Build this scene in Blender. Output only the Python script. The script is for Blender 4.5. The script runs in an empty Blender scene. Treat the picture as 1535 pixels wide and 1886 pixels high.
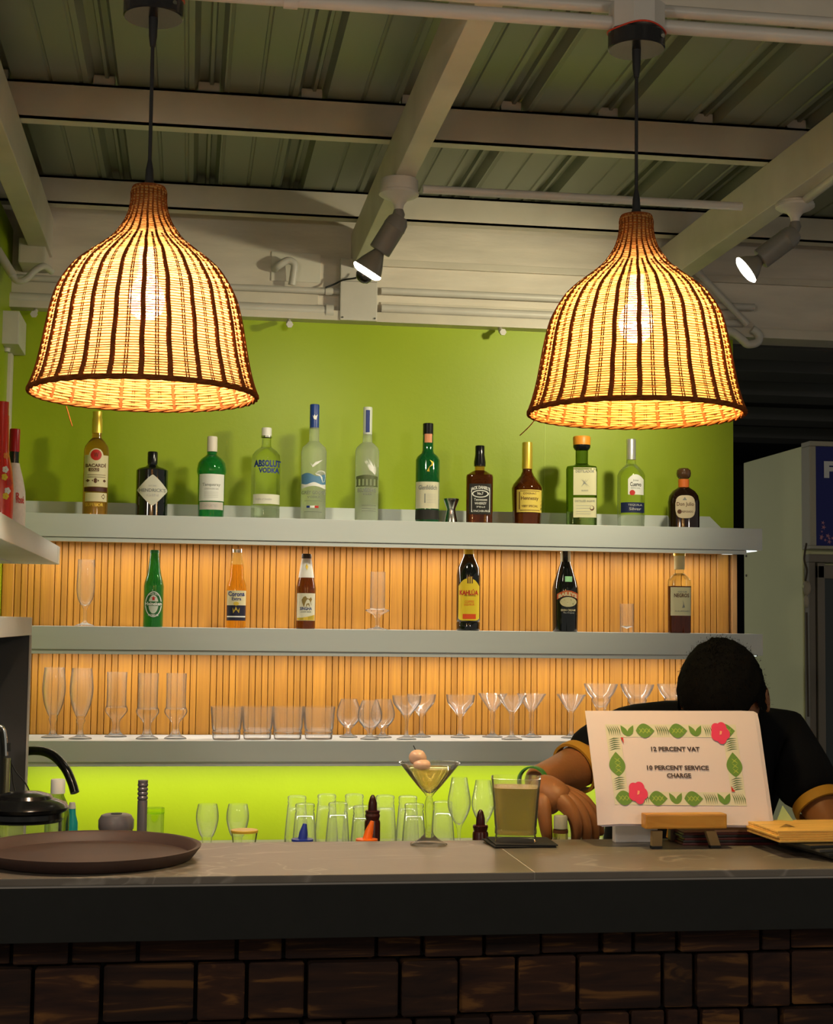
import bpy, bmesh, math, random
from mathutils import Vector, Matrix, noise
PI = math.pi
random.seed(7)
C = bpy.context.scene.collection
S = bpy.context.scene

# ---------------------------------------------------------------- camera
FPX, PCX, PCY = 2800.0, 767.5, 943.0
CAM = Vector((0, 0, 1.505))
_y, _p, _r = math.radians(8.47), math.radians(4.23), .012
FW = Vector((math.sin(_y)*math.cos(_p), math.cos(_y)*math.cos(_p), math.sin(_p)))
R0 = Vector((math.cos(_y), -math.sin(_y), 0)); U0 = R0.cross(FW)
RT = R0*math.cos(_r)+U0*math.sin(_r); UP = U0*math.cos(_r)-R0*math.sin(_r)
cd = bpy.data.cameras.new('camera'); cam = bpy.data.objects.new('camera', cd); C.objects.link(cam)
cd.sensor_fit = 'HORIZONTAL'; cd.sensor_width = 36; cd.lens = FPX/1535*36; cd.clip_start = .05
M = Matrix.Identity(4)
for i in range(3):
    M[i][0] = RT[i]; M[i][1] = UP[i]; M[i][2] = -FW[i]; M[i][3] = CAM[i]
cam.matrix_world = M; S.camera = cam
def ray(px, py): return FW+RT*((px-PCX)/FPX)-UP*((py-PCY)/FPX)
def at(px, py, Y):                       # measured point of the photo on the plane y=Y
    d = ray(px, py); return CAM+d*(Y/d.y)
def atz(px, py, Z):
    d = ray(px, py); return CAM+d*((Z-CAM.z)/d.z)
def mpp(px, Y):                          # metres per photo pixel there
    p = at(px, 1000, Y)-CAM; return p.dot(FW)/FPX

# ---------------------------------------------------------------- world and large lights
S.view_settings.view_transform = 'Standard'; S.view_settings.look = 'None'
S.view_settings.gamma = 1; S.view_settings.exposure = 0.40; S.view_settings.use_curve_mapping = False
w = bpy.data.worlds.new('world'); S.world = w; w.use_nodes = True
w.node_tree.nodes['Background'].inputs[0].default_value = (.75, .72, .62, 1)
w.node_tree.nodes['Background'].inputs[1].default_value = .22
def light(name, kind, loc, energy, color, **kw):
    l = bpy.data.lights.new(name, kind); l.energy = energy; l.color = color
    o = bpy.data.objects.new(name, l); C.objects.link(o); o.location = loc
    tgt = kw.pop('target', None)
    for k, v in kw.items(): setattr(l, k, v)
    if tgt is not None: o.rotation_euler = (Vector(tgt)-Vector(loc)).to_track_quat('-Z', 'Y').to_euler()
    return o
WARM = (1, .74, .45); COOL = (1, .93, .80)
# pendants further back over the guests' side of the room
light('room_lamp_light', 'POINT', (-1.1, .2, 2.2), 24, (1, .86, .7), shadow_soft_size=.12)
light('room_lamp_light', 'POINT', (1.6, -.2, 2.2), 24, (1, .86, .7), shadow_soft_size=.12)
# led strips under the three back-bar shelves
LEDY = 4.625
for z, e in ((1.741, 3.0), (1.418, 3.0), (1.098, 5.0)):
    l = light('shelf_led_light', 'AREA', (.60, LEDY, z-.005), e, COOL, shape='RECTANGLE', size=2.2, size_y=.010)

# ---------------------------------------------------------------- materials
MT = {}
def mat(name, col, rough=.5, metal=0, var=0, vs=8, bump=0, bs=60, spec=.5, emit=None, es=0, coat=0, trans=0, ior=1.45, stretch=(1, 1, 1), alpha=1):
    if name in MT: return MT[name]
    m = bpy.data.materials.new(name); m.use_nodes = True; nt = m.node_tree; N = nt.nodes; L = nt.links
    b = N['Principled BSDF']; c = tuple(col)+(1,)
    b.inputs['Base Color'].default_value = c; b.inputs['Roughness'].default_value = rough
    b.inputs['Metallic'].default_value = metal; b.inputs['Specular IOR Level'].default_value = spec
    b.inputs['Coat Weight'].default_value = coat; b.inputs['Transmission Weight'].default_value = trans
    b.inputs['IOR'].default_value = ior; b.inputs['Alpha'].default_value = alpha
    if emit: b.inputs['Emission Color'].default_value = tuple(emit)+(1,); b.inputs['Emission Strength'].default_value = es
    if var or bump:
        tc = N.new('ShaderNodeTexCoord'); mp = N.new('ShaderNodeMapping'); L.new(tc.outputs['Object'], mp.inputs[0])
        mp.inputs['Scale'].default_value = stretch
    if var:
        n = N.new('ShaderNodeTexNoise'); n.inputs['Scale'].default_value = vs; n.inputs['Detail'].default_value = 5
        L.new(mp.outputs[0], n.inputs['Vector'])
        r = N.new('ShaderNodeValToRGB'); r.color_ramp.elements[0].position = .3; r.color_ramp.elements[1].position = .7
        r.color_ramp.elements[0].color = tuple(max(0, x*(1-var)) for x in col)+(1,)
        r.color_ramp.elements[1].color = tuple(min(1, x*(1+var)) for x in col)+(1,)
        L.new(n.outputs[0], r.inputs[0]); L.new(r.outputs[0], b.inputs['Base Color'])
    if bump:
        n2 = N.new('ShaderNodeTexNoise'); n2.inputs['Scale'].default_value = bs; n2.inputs['Detail'].default_value = 4
        L.new(mp.outputs[0], n2.inputs['Vector']); bp = N.new('ShaderNodeBump'); bp.inputs['Strength'].default_value = bump
        bp.inputs['Distance'].default_value = .004; L.new(n2.outputs[0], bp.inputs['Height']); L.new(bp.outputs[0], b.inputs['Normal'])
    MT[name] = m; return m
def woodmat(name, c1, c2, scale=(1, 1, 1), rnd=.25, rough=.5, streak=None, coat=0):
    m = bpy.data.materials.new(name); m.use_nodes = True; nt = m.node_tree; N = nt.nodes; L = nt.links
    b = N['Principled BSDF']; b.inputs['Roughness'].default_value = rough; b.inputs['Coat Weight'].default_value = coat
    tc = N.new('ShaderNodeTexCoord'); oi = N.new('ShaderNodeObjectInfo')
    ad = N.new('ShaderNodeVectorMath'); ad.operation = 'ADD'; sc = N.new('ShaderNodeVectorMath'); sc.operation = 'SCALE'
    cb = N.new('ShaderNodeCombineXYZ'); L.new(oi.outputs['Random'], cb.inputs[0]); L.new(oi.outputs['Random'], cb.inputs[1]); L.new(oi.outputs['Random'], cb.inputs[2])
    L.new(cb.outputs[0], sc.inputs[0]); sc.inputs['Scale'].default_value = 37
    L.new(tc.outputs['Object'], ad.inputs[0]); L.new(sc.outputs[0], ad.inputs[1])
    mp = N.new('ShaderNodeMapping'); mp.inputs['Scale'].default_value = scale; L.new(ad.outputs[0], mp.inputs[0])
    n = N.new('ShaderNodeTexNoise'); n.inputs['Scale'].default_value = 6; n.inputs['Detail'].default_value = 6; n.inputs['Distortion'].default_value = .6
    L.new(mp.outputs[0], n.inputs['Vector'])
    r = N.new('ShaderNodeValToRGB'); r.color_ramp.elements[0].position = .34; r.color_ramp.elements[1].position = .66
    r.color_ramp.elements[0].color = c1+(1,); r.color_ramp.elements[1].color = c2+(1,)
    if streak:
        e = r.color_ramp.elements.new(.66); e.color = streak+(1,); r.color_ramp.elements[1].position = .55
    L.new(n.outputs[0], r.inputs[0])
    hs = N.new('ShaderNodeHueSaturation'); mr = N.new('ShaderNodeMapRange')
    mr.inputs[3].default_value = 1-rnd; mr.inputs[4].default_value = 1+rnd
    L.new(oi.outputs['Random'], mr.inputs[0]); L.new(mr.outputs[0], hs.inputs['Value']); L.new(r.outputs[0], hs.inputs['Color'])
    L.new(hs.outputs[0], b.inputs['Base Color'])
    bp = N.new('ShaderNodeBump'); bp.inputs['Strength'].default_value = .25; bp.inputs['Distance'].default_value = .003
    L.new(n.outputs[0], bp.inputs['Height']); L.new(bp.outputs[0], b.inputs['Normal'])
    MT[name] = m; return m
def glassmat(name, col=(1, 1, 1), rough=0, mix=.55, ior=1.45):
    if name in MT: return MT[name]
    m = bpy.data.materials.new(name); m.use_nodes = True; nt = m.node_tree; N = nt.nodes; L = nt.links
    N.remove(N['Principled BSDF']); out = N['Material Output']
    g = N.new('ShaderNodeBsdfGlass'); g.inputs['Color'].default_value = tuple(col)+(1,); g.inputs['Roughness'].default_value = rough; g.inputs['IOR'].default_value = ior
    t = N.new('ShaderNodeBsdfTransparent'); t.inputs['Color'].default_value = tuple(col)+(1,)
    x = N.new('ShaderNodeMixShader'); x.inputs[0].default_value = mix
    L.new(t.outputs[0], x.inputs[1]); L.new(g.outputs[0], x.inputs[2]); L.new(x.outputs[0], out.inputs['Surface'])
    MT[name] = m; return m
def thinglass(name, col=(1, 1, 1), k=.16, ior=1.5, haze=.045):
    """drinking glass: clear wall with fresnel gloss, some refraction and a white haze that imitates brightness"""
    m = bpy.data.materials.new(name); m.use_nodes = True; nt = m.node_tree; N = nt.nodes; L = nt.links
    N.remove(N['Principled BSDF']); out = N['Material Output']; c = tuple(col)+(1,)
    t = N.new('ShaderNodeBsdfTransparent'); t.inputs[0].default_value = c
    gl = N.new('ShaderNodeBsdfGlossy'); gl.inputs['Roughness'].default_value = .04
    f = N.new('ShaderNodeLayerWeight'); f.inputs[0].default_value = .10
    a = N.new('ShaderNodeMixShader'); L.new(f.outputs['Fresnel'], a.inputs[0]); L.new(t.outputs[0], a.inputs[1]); L.new(gl.outputs[0], a.inputs[2])
    g = N.new('ShaderNodeBsdfGlass'); g.inputs['Color'].default_value = c; g.inputs['IOR'].default_value = ior
    b = N.new('ShaderNodeMixShader'); b.inputs[0].default_value = k; L.new(a.outputs[0], b.inputs[1]); L.new(g.outputs[0], b.inputs[2])
    d = N.new('ShaderNodeBsdfTranslucent'); d2 = N.new('ShaderNodeBsdfDiffuse'); x = N.new('ShaderNodeMixShader'); L.new(d.outputs[0], x.inputs[1]); L.new(d2.outputs[0], x.inputs[2])
    e = N.new('ShaderNodeMixShader'); e.inputs[0].default_value = haze; L.new(b.outputs[0], e.inputs[1]); L.new(x.outputs[0], e.inputs[2]); L.new(e.outputs[0], out.inputs['Surface'])  # white diffuse share mixed in to imitate the brightness of lit glass
    MT[name] = m; return m
def wickermat(name, col, tcol, tr, gap=0):
    m = bpy.data.materials.new(name); m.use_nodes = True; nt = m.node_tree; N = nt.nodes; L = nt.links
    N.remove(N['Principled BSDF']); out = N['Material Output']
    tc = N.new('ShaderNodeTexCoord'); n = N.new('ShaderNodeTexNoise'); n.inputs['Scale'].default_value = 60; L.new(tc.outputs['Object'], n.inputs['Vector'])
    r = N.new('ShaderNodeValToRGB'); r.color_ramp.elements[0].position = .35; r.color_ramp.elements[1].position = .65
    r.color_ramp.elements[0].color = tuple(x*.6 for x in col)+(1,); r.color_ramp.elements[1].color = tuple(col)+(1,); L.new(n.outputs[0], r.inputs[0])
    d = N.new('ShaderNodeBsdfDiffuse'); L.new(r.outputs[0], d.inputs[0])
    t = N.new('ShaderNodeBsdfTranslucent'); t.inputs[0].default_value = tuple(tcol)+(1,)
    x = N.new('ShaderNodeMixShader'); x.inputs[0].default_value = tr
    L.new(d.outputs[0], x.inputs[1]); L.new(t.outputs[0], x.inputs[2])
    tp = N.new('ShaderNodeBsdfTransparent'); y = N.new('ShaderNodeMixShader'); y.inputs[0].default_value = gap
    L.new(x.outputs[0], y.inputs[1]); L.new(tp.outputs[0], y.inputs[2]); L.new(y.outputs[0], out.inputs['Surface'])
    MT[name] = m; return m
GREEN = mat('green_paint', (.32, .43, .004), .45, var=.05, vs=2.5, bump=.08, bs=90)
CREAM = mat('cream_metal_paint', (.62, .57, .48), .45, var=.10, vs=5, bump=.15, bs=30)
BOARD = mat('cream_board_paint', (.70, .64, .55), .6, var=.10, vs=4, bump=.35, bs=14, stretch=(1, 1, 5))
PIPE = mat('cream_pipe_paint', (.60, .57, .52), .4, var=.06, vs=10)
ROOF = mat('roof_sheet_metal', (.26, .28, .22), .42, metal=.3, var=.12, vs=3, stretch=(1, .2, 1))
SHELF = mat('grey_laminate', (.64, .68, .69), .42, var=.05, vs=3, stretch=(.3, 1, 4))
STONE = None
DARKFAS = mat('dark_stone_fascia', (.008, .0085, .0075), .7, var=.15, vs=30)
BLACK = mat('black_gloss', (.008, .008, .009), .18)
BLACKM = mat('black_matt', (.012, .012, .013), .6)
WHITE = mat('white_plastic', (.75, .74, .70), .4)
STEEL = mat('steel', (.72, .72, .70), .18, metal=1)
GOLD = mat('gold_foil', (.80, .58, .08), .3, metal=.6)
PAPER = mat('label_paper', (.80, .76, .60), .6)
PAPERW = mat('label_white', (.82, .82, .80), .5)
INK = mat('black_ink', (.015, .014, .013), .6)
GLASS = thinglass('clear_glass')
WOODSLAT = woodmat('oak_slat', (.46, .20, .030), (.58, .27, .035), (.9, .9, .35), .12, .45)
EASELW = woodmat('beech', (.48, .20, .02), (.62, .30, .04), (1.5, 8, 8), .1, .4)
BLOCKW = woodmat('reclaimed_block', (.016, .004, .0025), (.040, .013, .005), (.13, .5, .75), .35, .85, streak=(.15, .062, .014))
WEAVE = wickermat('rattan_weave', (.80, .54, .20), (1, .72, .34), .55, .22)
BINDER = wickermat('rattan_binder', (.50, .20, .04), (.9, .35, .06), .3)
STAKE = wickermat('rattan_stake', (.30, .09, .025), (.5, .12, .02), .12)
def stonemat():
    m = mat('counter_stone', (.17, .145, .12), .33, var=.14, vs=6, bump=.05, bs=80)
    nt = m.node_tree; N = nt.nodes; L = nt.links; b = N['Principled BSDF']
    src = b.inputs['Base Color'].links[0].from_socket
    tc = N.new('ShaderNodeTexCoord'); mp = N.new('ShaderNodeMapping'); mp.inputs['Rotation'].default_value = (0, 0, -.5); mp.inputs['Scale'].default_value = (1, 2.6, 1)
    v = N.new('ShaderNodeTexNoise'); v.inputs['Scale'].default_value = 2.2; v.inputs['Distortion'].default_value = 1.6; v.inputs['Detail'].default_value = 3
    L.new(tc.outputs['Object'], mp.inputs[0]); L.new(mp.outputs[0], v.inputs['Vector'])
    r = N.new('ShaderNodeValToRGB'); e = r.color_ramp.elements; e[0].position = .488; e[0].color = (0, 0, 0, 1); e[1].position = .5; e[1].color = (1, 1, 1, 1)
    k = e.new(.512); k.color = (0, 0, 0, 1); L.new(v.outputs[0], r.inputs[0])
    mx = N.new('ShaderNodeMix'); mx.data_type = 'RGBA'; ml = N.new('ShaderNodeMath'); ml.operation = 'MULTIPLY'; ml.inputs[1].default_value = .45
    L.new(r.outputs[0], ml.inputs[0]); L.new(ml.outputs[0], mx.inputs[0]); L.new(src, mx.inputs[6]); mx.inputs[7].default_value = (.42, .38, .33, 1)
    L.new(mx.outputs[2], b.inputs['Base Color']); return m
STONE = stonemat()

# ---------------------------------------------------------------- builders
def wloc(p):
    v = Vector((0, 0, 0))
    while p: v += p.location; p = p.parent
    return v
def obj(name, bm, m, parent=None, smooth=False, kind=None):
    """link a bmesh given in world coordinates (parents are unrotated while building)"""
    me = bpy.data.meshes.new(name)
    if isinstance(bm, bpy.types.Mesh): me = bm
    else:
        bmesh.ops.recalc_face_normals(bm, faces=bm.faces); bm.to_mesh(me); bm.free()
    if parent: me.transform(Matrix.Translation(-wloc(parent)))
    if m: me.materials.clear(); me.materials.append(m)
    if smooth:
        for p in me.polygons: p.use_smooth = True
        try: me.set_sharp_from_angle(angle=math.radians(smooth if smooth > 1 else 40))
        except Exception: pass
    o = bpy.data.objects.new(name, me); C.objects.link(o); o.parent = parent
    if kind: o['kind'] = kind
    return o
def tag(o, label, cat, group=None, kind=None):
    o['label'] = label; o['category'] = cat
    if group: o['group'] = group
    if kind: o['kind'] = kind
    return o
def thing(name, label, cat, loc=(0, 0, 0), group=None):
    o = bpy.data.objects.new(name, None); C.objects.link(o); o.location = loc; o.empty_display_size = .05
    return tag(o, label, cat, group)
def struct(name, bm, m, **k):
    o = obj(name, bm, m, **k); o['kind'] = 'structure'; return o
def sempty(name, loc=(0, 0, 0)):
    o = bpy.data.objects.new(name, None); C.objects.link(o); o.location = loc; o['kind'] = 'structure'; return o
def dup(root, loc, rotz=0, label=None, group=None, sc=None):
    r = root.copy(); C.objects.link(r); r.location = loc; r.rotation_euler = (0, 0, rotz)
    if sc: r.scale = sc
    if label: r['label'] = label
    if group: r['group'] = group
    for ch in list(root.children):
        c = ch.copy(); C.objects.link(c); c.parent = r
        for g in list(ch.children):
            d = g.copy(); C.objects.link(d); d.parent = c
    return r
NB = bmesh.new
def box(bm, x0, x1, y0, y1, z0, z1, bev=0):
    b2 = bmesh.new(); bmesh.ops.create_cube(b2, size=1)
    for v in b2.verts: v.co = Vector(((x0+x1)/2+v.co.x*(x1-x0), (y0+y1)/2+v.co.y*(y1-y0), (z0+z1)/2+v.co.z*(z1-z0)))
    if bev: bmesh.ops.bevel(b2, geom=b2.edges[:], offset=bev, segments=2, profile=.7, affect='EDGES')
    merge(bm, b2); return bm
def merge(bm, b2, mx=None):
    if mx: b2.transform(mx)
    me = bpy.data.meshes.new('t'); b2.to_mesh(me); b2.free(); bm.from_mesh(me); bpy.data.meshes.remove(me)
def rev(bm, prof, seg=32, c=(0, 0, 0), n=2, ky=1, close=False):
    """revolve (r,z) profile; n>2 squares the section, ky squashes it"""
    rings = []
    for r, z in prof:
        if r < 1e-6: rings.append([bm.verts.new((c[0], c[1], c[2]+z))]); continue
        ring = []
        for i in range(seg):
            a = 2*PI*(i+.5)/seg; x, y = math.cos(a), math.sin(a)
            if n != 2:
                k = (abs(x)**n+abs(y)**n)**(-1/n); x *= k; y *= k
            ring.append(bm.verts.new((c[0]+r*x, c[1]+r*y*ky, c[2]+z)))
        rings.append(ring)
    for a, b in zip(rings, rings[1:]):
        if len(a) == 1 and len(b) == 1: continue
        for i in range(seg):
            j = (i+1) % seg
            if len(a) == 1: bm.faces.new((a[0], b[j], b[i]))
            elif len(b) == 1: bm.faces.new((a[i], a[j], b[0]))
            else: bm.faces.new((a[i], a[j], b[j], b[i]))
    if close:
        for r in (rings[0], rings[-1]):
            if len(r) > 2:
                try: bm.faces.new(r)
                except ValueError: pass
    return bm
def tube(bm, pts, r, seg=8, cap=True):
    pts = [Vector(p) for p in pts]; rs = r if isinstance(r, (list, tuple)) else [r]*len(pts)
    t0 = (pts[1]-pts[0]).normalized(); up = Vector((0, 0, 1)) if abs(t0.z) < .9 else Vector((1, 0, 0))
    nrm = t0.cross(up).normalized(); rings = []
    for i, p in enumerate(pts):
        t = (pts[min(i+1, len(pts)-1)]-pts[max(i-1, 0)]).normalized()
        nrm = (nrm-t*nrm.dot(t)).normalized(); b = t.cross(nrm)
        rings.append([bm.verts.new(p+(nrm*math.cos(2*PI*k/seg)+b*math.sin(2*PI*k/seg))*rs[i]) for k in range(seg)])
    for a, b in zip(rings, rings[1:]):
        for k in range(seg): bm.faces.new((a[k], a[(k+1) % seg], b[(k+1) % seg], b[k]))
    if cap: bm.faces.new(rings[0][::-1]); bm.faces.new(rings[-1])
    return bm
def cyl(bm, p0, p1, r, seg=16, r1=None): return tube(bm, [p0, p1], [r, r if r1 is None else r1], seg)
def smoothcurve(pts, n=8):
    out = []
    P = [Vector(p) for p in pts]
    for i in range(len(P)-1):
        a = P[max(i-1, 0)]; b = P[i]; c = P[i+1]; d = P[min(i+2, len(P)-1)]
        for k in range(n):
            t = k/n
            out.append(.5*((2*b)+(c-a)*t+(2*a-5*b+4*c-d)*t*t+(3*b-a-3*c+d)*t**3))
    out.append(P[-1]); return out
def prism(bm, poly, f0, f1):
    """poly of 2D points, f0/f1 map them to 3D front/back"""
    a = [bm.verts.new(f0(p)) for p in poly]; b = [bm.verts.new(f1(p)) for p in poly]
    bm.faces.new(a); bm.faces.new(b[::-1])
    for i in range(len(a)): j = (i+1) % len(a); bm.faces.new((a[i], b[i], b[j], a[j]))
    return bm
def textmesh(s, wd, ht, bold=0.0, bend=0):
    """flat lettering centred at 0, fitted into wd x ht"""
    cu = bpy.data.curves.new('lettering', 'FONT'); cu.body = s; cu.align_x = 'CENTER'; cu.offset = bold; cu.resolution_u = 2
    o = bpy.data.objects.new('t', cu); C.objects.link(o); bpy.context.view_layer.update()
    me = bpy.data.meshes.new_from_object(o); bpy.data.objects.remove(o); bpy.data.curves.remove(cu)
    xs = [v.co.x for v in me.vertices]; ys = [v.co.y for v in me.vertices]
    if not xs: return me
    sx = wd/(max(xs)-min(xs)); sy = ht/(max(ys)-min(ys)); cx = (max(xs)+min(xs))/2; cy = (max(ys)+min(ys))/2
    for v in me.vertices:
        x = (v.co.x-cx)*sx; z = (v.co.y-cy)*sy
        z -= bend*(x/(wd/2))**2
        v.co = (x, 0, z)
    return me

# ================================================================ STRUCTURE
WY = 4.75; XL = -.56; XR = at(1351, 800, WY).x
ZT = 2.455
bm = NB(); box(bm, XL-.1, XR, WY, WY+.08, 0, ZT+.02)
struct('wall_back', bm, GREEN)
bm = NB(); box(bm, XL-.1, XL, 2.95, WY, 0, 2.7)
struct('wall_left', bm, GREEN)
bm = NB(); box(bm, -4, XL-.101, 2.95, 3.03, 0, 2.86)
struct('wall_front', bm, mat('cream_wall', (.50, .46, .38), .7, var=.06, vs=3))
bm = NB(); box(bm, -4, 5, -4, 9.5, -.05, 0)
struct('floor', bm, mat('floor_tile', (.10, .085, .07), .4, var=.2, vs=4))
xs_ = at(1004, 800, WY).x
bm = NB(); box(bm, xs_-.0012, xs_+.0012, WY-.0012, WY+.001, 1.86, ZT); struct('trim_5', bm, mat('green_seam', (.42, .55, .03), .4))
# pale corner post at far left
bm = NB(); box(bm, XL-.002, XL+.012, 4.70, 4.748, 1.86, 2.40, .003); struct('trim_1', bm, CREAM)
# upper cream boards on the wall line
bm = NB(); box(bm, -1.5, 4.2, WY-.012, WY+.06, ZT+.03, 2.86); wb = struct('wall_upper', bm, BOARD)
def strip(x0, x1, yd, z0, z1, name='ledge', parent=None, m=None):
    b = NB(); box(b, x0, x1, WY-yd, WY-.011, z0, z1, .002); return obj(name, b, m or CREAM, parent)
bm = NB(); box(bm, -1.5, 4.2, WY-.055, WY+.07, ZT-.002, ZT+.03, .004); struct('trim_2', bm, CREAM)
zA = at(900, 496, WY).z
strip(at(700, 490, WY).x, 4.2, .028, zA-.012, zA+.010, parent=wb)
strip(at(700, 580, WY).x, XR, .02, ZT+.04, ZT+.07, parent=wb)
strip(XL, at(585, 580, WY).x, .02, ZT+.045, ZT+.09, parent=wb)

# ---- roof
ceil = sempty('ceiling', (0, 3, 2.83))
def rafter(x0, x1, z0, z1, ya=-1.5, yb=WY-.012):
    b = NB(); box(b, x0, x1, ya, yb, z0, z1, .003); return obj('rafter', b, CREAM, ceil)
RZ0, RZ1 = 2.62, 2.742
rafter(.485, .537, RZ0, RZ1)
rafter(-.50, -.44, RZ0, RZ1); rafter(1.50, 1.56, RZ0, RZ1+.0)
rafter(-1.5, -1.44, RZ0, RZ1); rafter(2.5, 2.56, RZ0, RZ1)
def purlin(y, z0, z1, lip=.045):
    b = NB(); box(b, -4, 5, y, y+.006, z0, z1); box(b, -4, 5, y, y+lip, z0, z0+.006); box(b, -4, 5, y, y+lip, z1-.006, z1)
    return obj('purlin', b, CREAM, ceil)
P1Y = 3.78
pz = at(500, 183, P1Y).z
RZ = 2.84
purlin(P1Y, RZ1+.001, RZ-.002); 
purlin(4.60, 2.755, RZ-.002, .05); purlin(2.66, RZ1+.001, RZ-.002); purlin(1.5, RZ1+.001, RZ-.002)
# corrugated sheets: one object per sheet, running away from the viewer
def sheet(x0, n, pitch=.26):
    b = NB(); prof = []
    for k in range(n):
        x = x0+k*pitch
        prof += [(x, 0), (x+.085, 0), (x+.088, .004), (x+.094, .004), (x+.097, 0), (x+.16, 0), (x+.163, .004), (x+.169, .004), (x+.172, 0)]
        prof += [(x+pitch-.075, 0), (x+pitch-.062, .030), (x+pitch-.040, .030), (x+pitch-.036, .018), (x+pitch-.028, .018), (x+pitch-.024, .030), (x+pitch-.010, .030)]
    prof += [(x0+n*pitch+.004, 0), (x0+n*pitch+.012, -.004)]
    top = [b.verts.new((x, -2, RZ+z)) for x, z in prof]; bot = [b.verts.new((x, WY+.3, RZ+z)) for x, z in prof]
    for i in range(len(top)-1): b.faces.new((top[i], top[i+1], bot[i+1], bot[i]))
    o = obj('roof_sheet', b, ROOF, ceil)
    md = o.modifiers.new('s', 'SOLIDIFY'); md.thickness = .0012; md.offset = 1
for i in range(-5, 6): sheet(.06+i*.78, 3)
# foam fillers where the ribs meet the purlins
b = NB()
for i in range(-15, 18):
    x = .06+i*.26+.26-.062
    for y in (P1Y+.01,): box(b, x-.004, x+.050, y, y+.03, RZ-.004, RZ+.026, .004)
obj('rib_filler', b, PIPE, ceil, kind='stuff')

# dark room beyond the right-hand opening
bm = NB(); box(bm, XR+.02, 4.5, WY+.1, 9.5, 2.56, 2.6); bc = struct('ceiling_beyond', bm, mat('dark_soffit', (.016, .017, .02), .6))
DB = mat('dark_batten', (.13, .13, .135), .6)
for (ya, yb) in ((628, 648), (672, 708), (716, 756), (762, 794), (797, 823)):
    p = atz(1440, ya, 2.53); q = atz(1440, yb, 2.50)
    b = NB(); box(b, XR+.03, 4.5, min(p.y, q.y), min(p.y, q.y)+.22, 2.50, 2.56, .004); obj('ceiling_batten', b, DB, bc)
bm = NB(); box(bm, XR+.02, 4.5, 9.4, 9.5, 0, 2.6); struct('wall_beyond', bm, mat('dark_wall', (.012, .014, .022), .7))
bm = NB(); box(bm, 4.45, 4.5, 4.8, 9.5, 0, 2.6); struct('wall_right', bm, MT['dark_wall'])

# ---- slatted oak cladding between the shelves
cl = sempty('trim_3', (XL, WY, 1.13))
bk = NB(); box(bk, XL, XR-.004, WY-.012, WY-.001, 1.162, 1.743); obj('backing_panel', bk, mat('slat_backing', (.20, .085, .022), .6), cl)
ub = NB(); bmesh.ops.create_cube(ub, size=1); bmesh.ops.bevel(ub, geom=[e for e in ub.edges if abs(e.verts[0].co.z-e.verts[1].co.z) > .5], offset=.10, segments=1, affect='EDGES')
slm = bpy.data.meshes.new('slat'); ub.to_mesh(slm); ub.free(); slm.materials.append(WOODSLAT)
sx0 = at(648, 1100, WY-.02).x
def slat(x0, x1, d):
    o = bpy.data.objects.new('slat', slm); C.objects.link(o); o.parent = cl
    o.location = Vector(((x0+x1)/2, WY-.012-d/2, (1.162+1.743)/2))-cl.location
    o.scale = (x1-x0, d, .5805)
per = .1185; g = .0018
k0 = int((XL-sx0)/per)-1
for k in range(k0, 25):
    a = sx0+k*per
    offs = [(0, .0415, .016), (.0415, .061, .014), (.061, .080, .016), (.080, .0995, .014), (.0995, .1185, .016)]
    for u, v, d in offs:
        x0, x1 = a+u+g/2, a+v-g/2
        x0 = max(x0, XL+.002); x1 = min(x1, XR-.02)
        if x1-x0 > .006: slat(x0, x1, d)
bm = NB(); box(bm, XR-.018, XR-.001, WY-.035, WY-.001, 1.162, 1.743, .002); struct('trim_4', bm, woodmat('oak_edge', (.40, .20, .07), (.50, .28, .10), (9, 9, 1), .05))

# ================================================================ SHELVES
SY = 4.47; SX1 = 1.745
zshelf = [1.812, 1.488, 1.162]
zund = [1.743, 1.420, 1.100]
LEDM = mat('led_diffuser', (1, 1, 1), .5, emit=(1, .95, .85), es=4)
names = ['grey laminate back-bar shelf holding the spirit bottles, uppermost of three', 'grey laminate back-bar shelf with beer bottles, in the middle of the oak slats', 'grey laminate back-bar shelf holding the empty glassware, lowest of three']
for zt, zu, nm in zip(zshelf, zund, names):
    t = thing('wall_shelf', nm, 'shelf', (.6, 4.6, zu), 'back-bar shelves')
    b = NB(); box(b, XL+.001, SX1, SY, WY-.034, zu+.002, zt, .0015); obj('board', b, SHELF, t)
    b = NB(); box(b, XL+.002, XR-.06, SY+.004, SY+.012, zu-.011, zu+.001, .001); obj('led_profile', b, SHELF, t)
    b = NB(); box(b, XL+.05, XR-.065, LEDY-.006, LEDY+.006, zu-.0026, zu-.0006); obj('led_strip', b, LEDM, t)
    if zu > 1.2:
        b = NB(); box(b, XL+.002, XR-.058, SY+.013, WY-.034, zu-.0005, zu+.0015); obj('soffit_panel', b, WOODSLAT, t)
        b = NB(); box(b, XR-.056, SX1-.012, SY+.014, WY-.04, zu-.0005, zu+.0015); obj('lit_underside', b, mat('underside_glow', (1, 1, 1), .5, emit=(.9, 1, .92), es=.75), t)  # added glowing panel, imitates LED light on the bare end of the underside
    if zt == zshelf[0]:
        zl = at(600, 935, WY-.07).z
        b = NB(); xe = at(1308, 955, WY-.07).x; xe2 = at(1337, 968, WY-.07).x
        prism(b, [(XL, zt), (xe2, zt), (xe, zl), (XL, zl)], lambda p: (p[0], WY-.07, p[1]), lambda p: (p[0], WY-.0005, p[1])); obj('back_ledge', b, SHELF, t)
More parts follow.
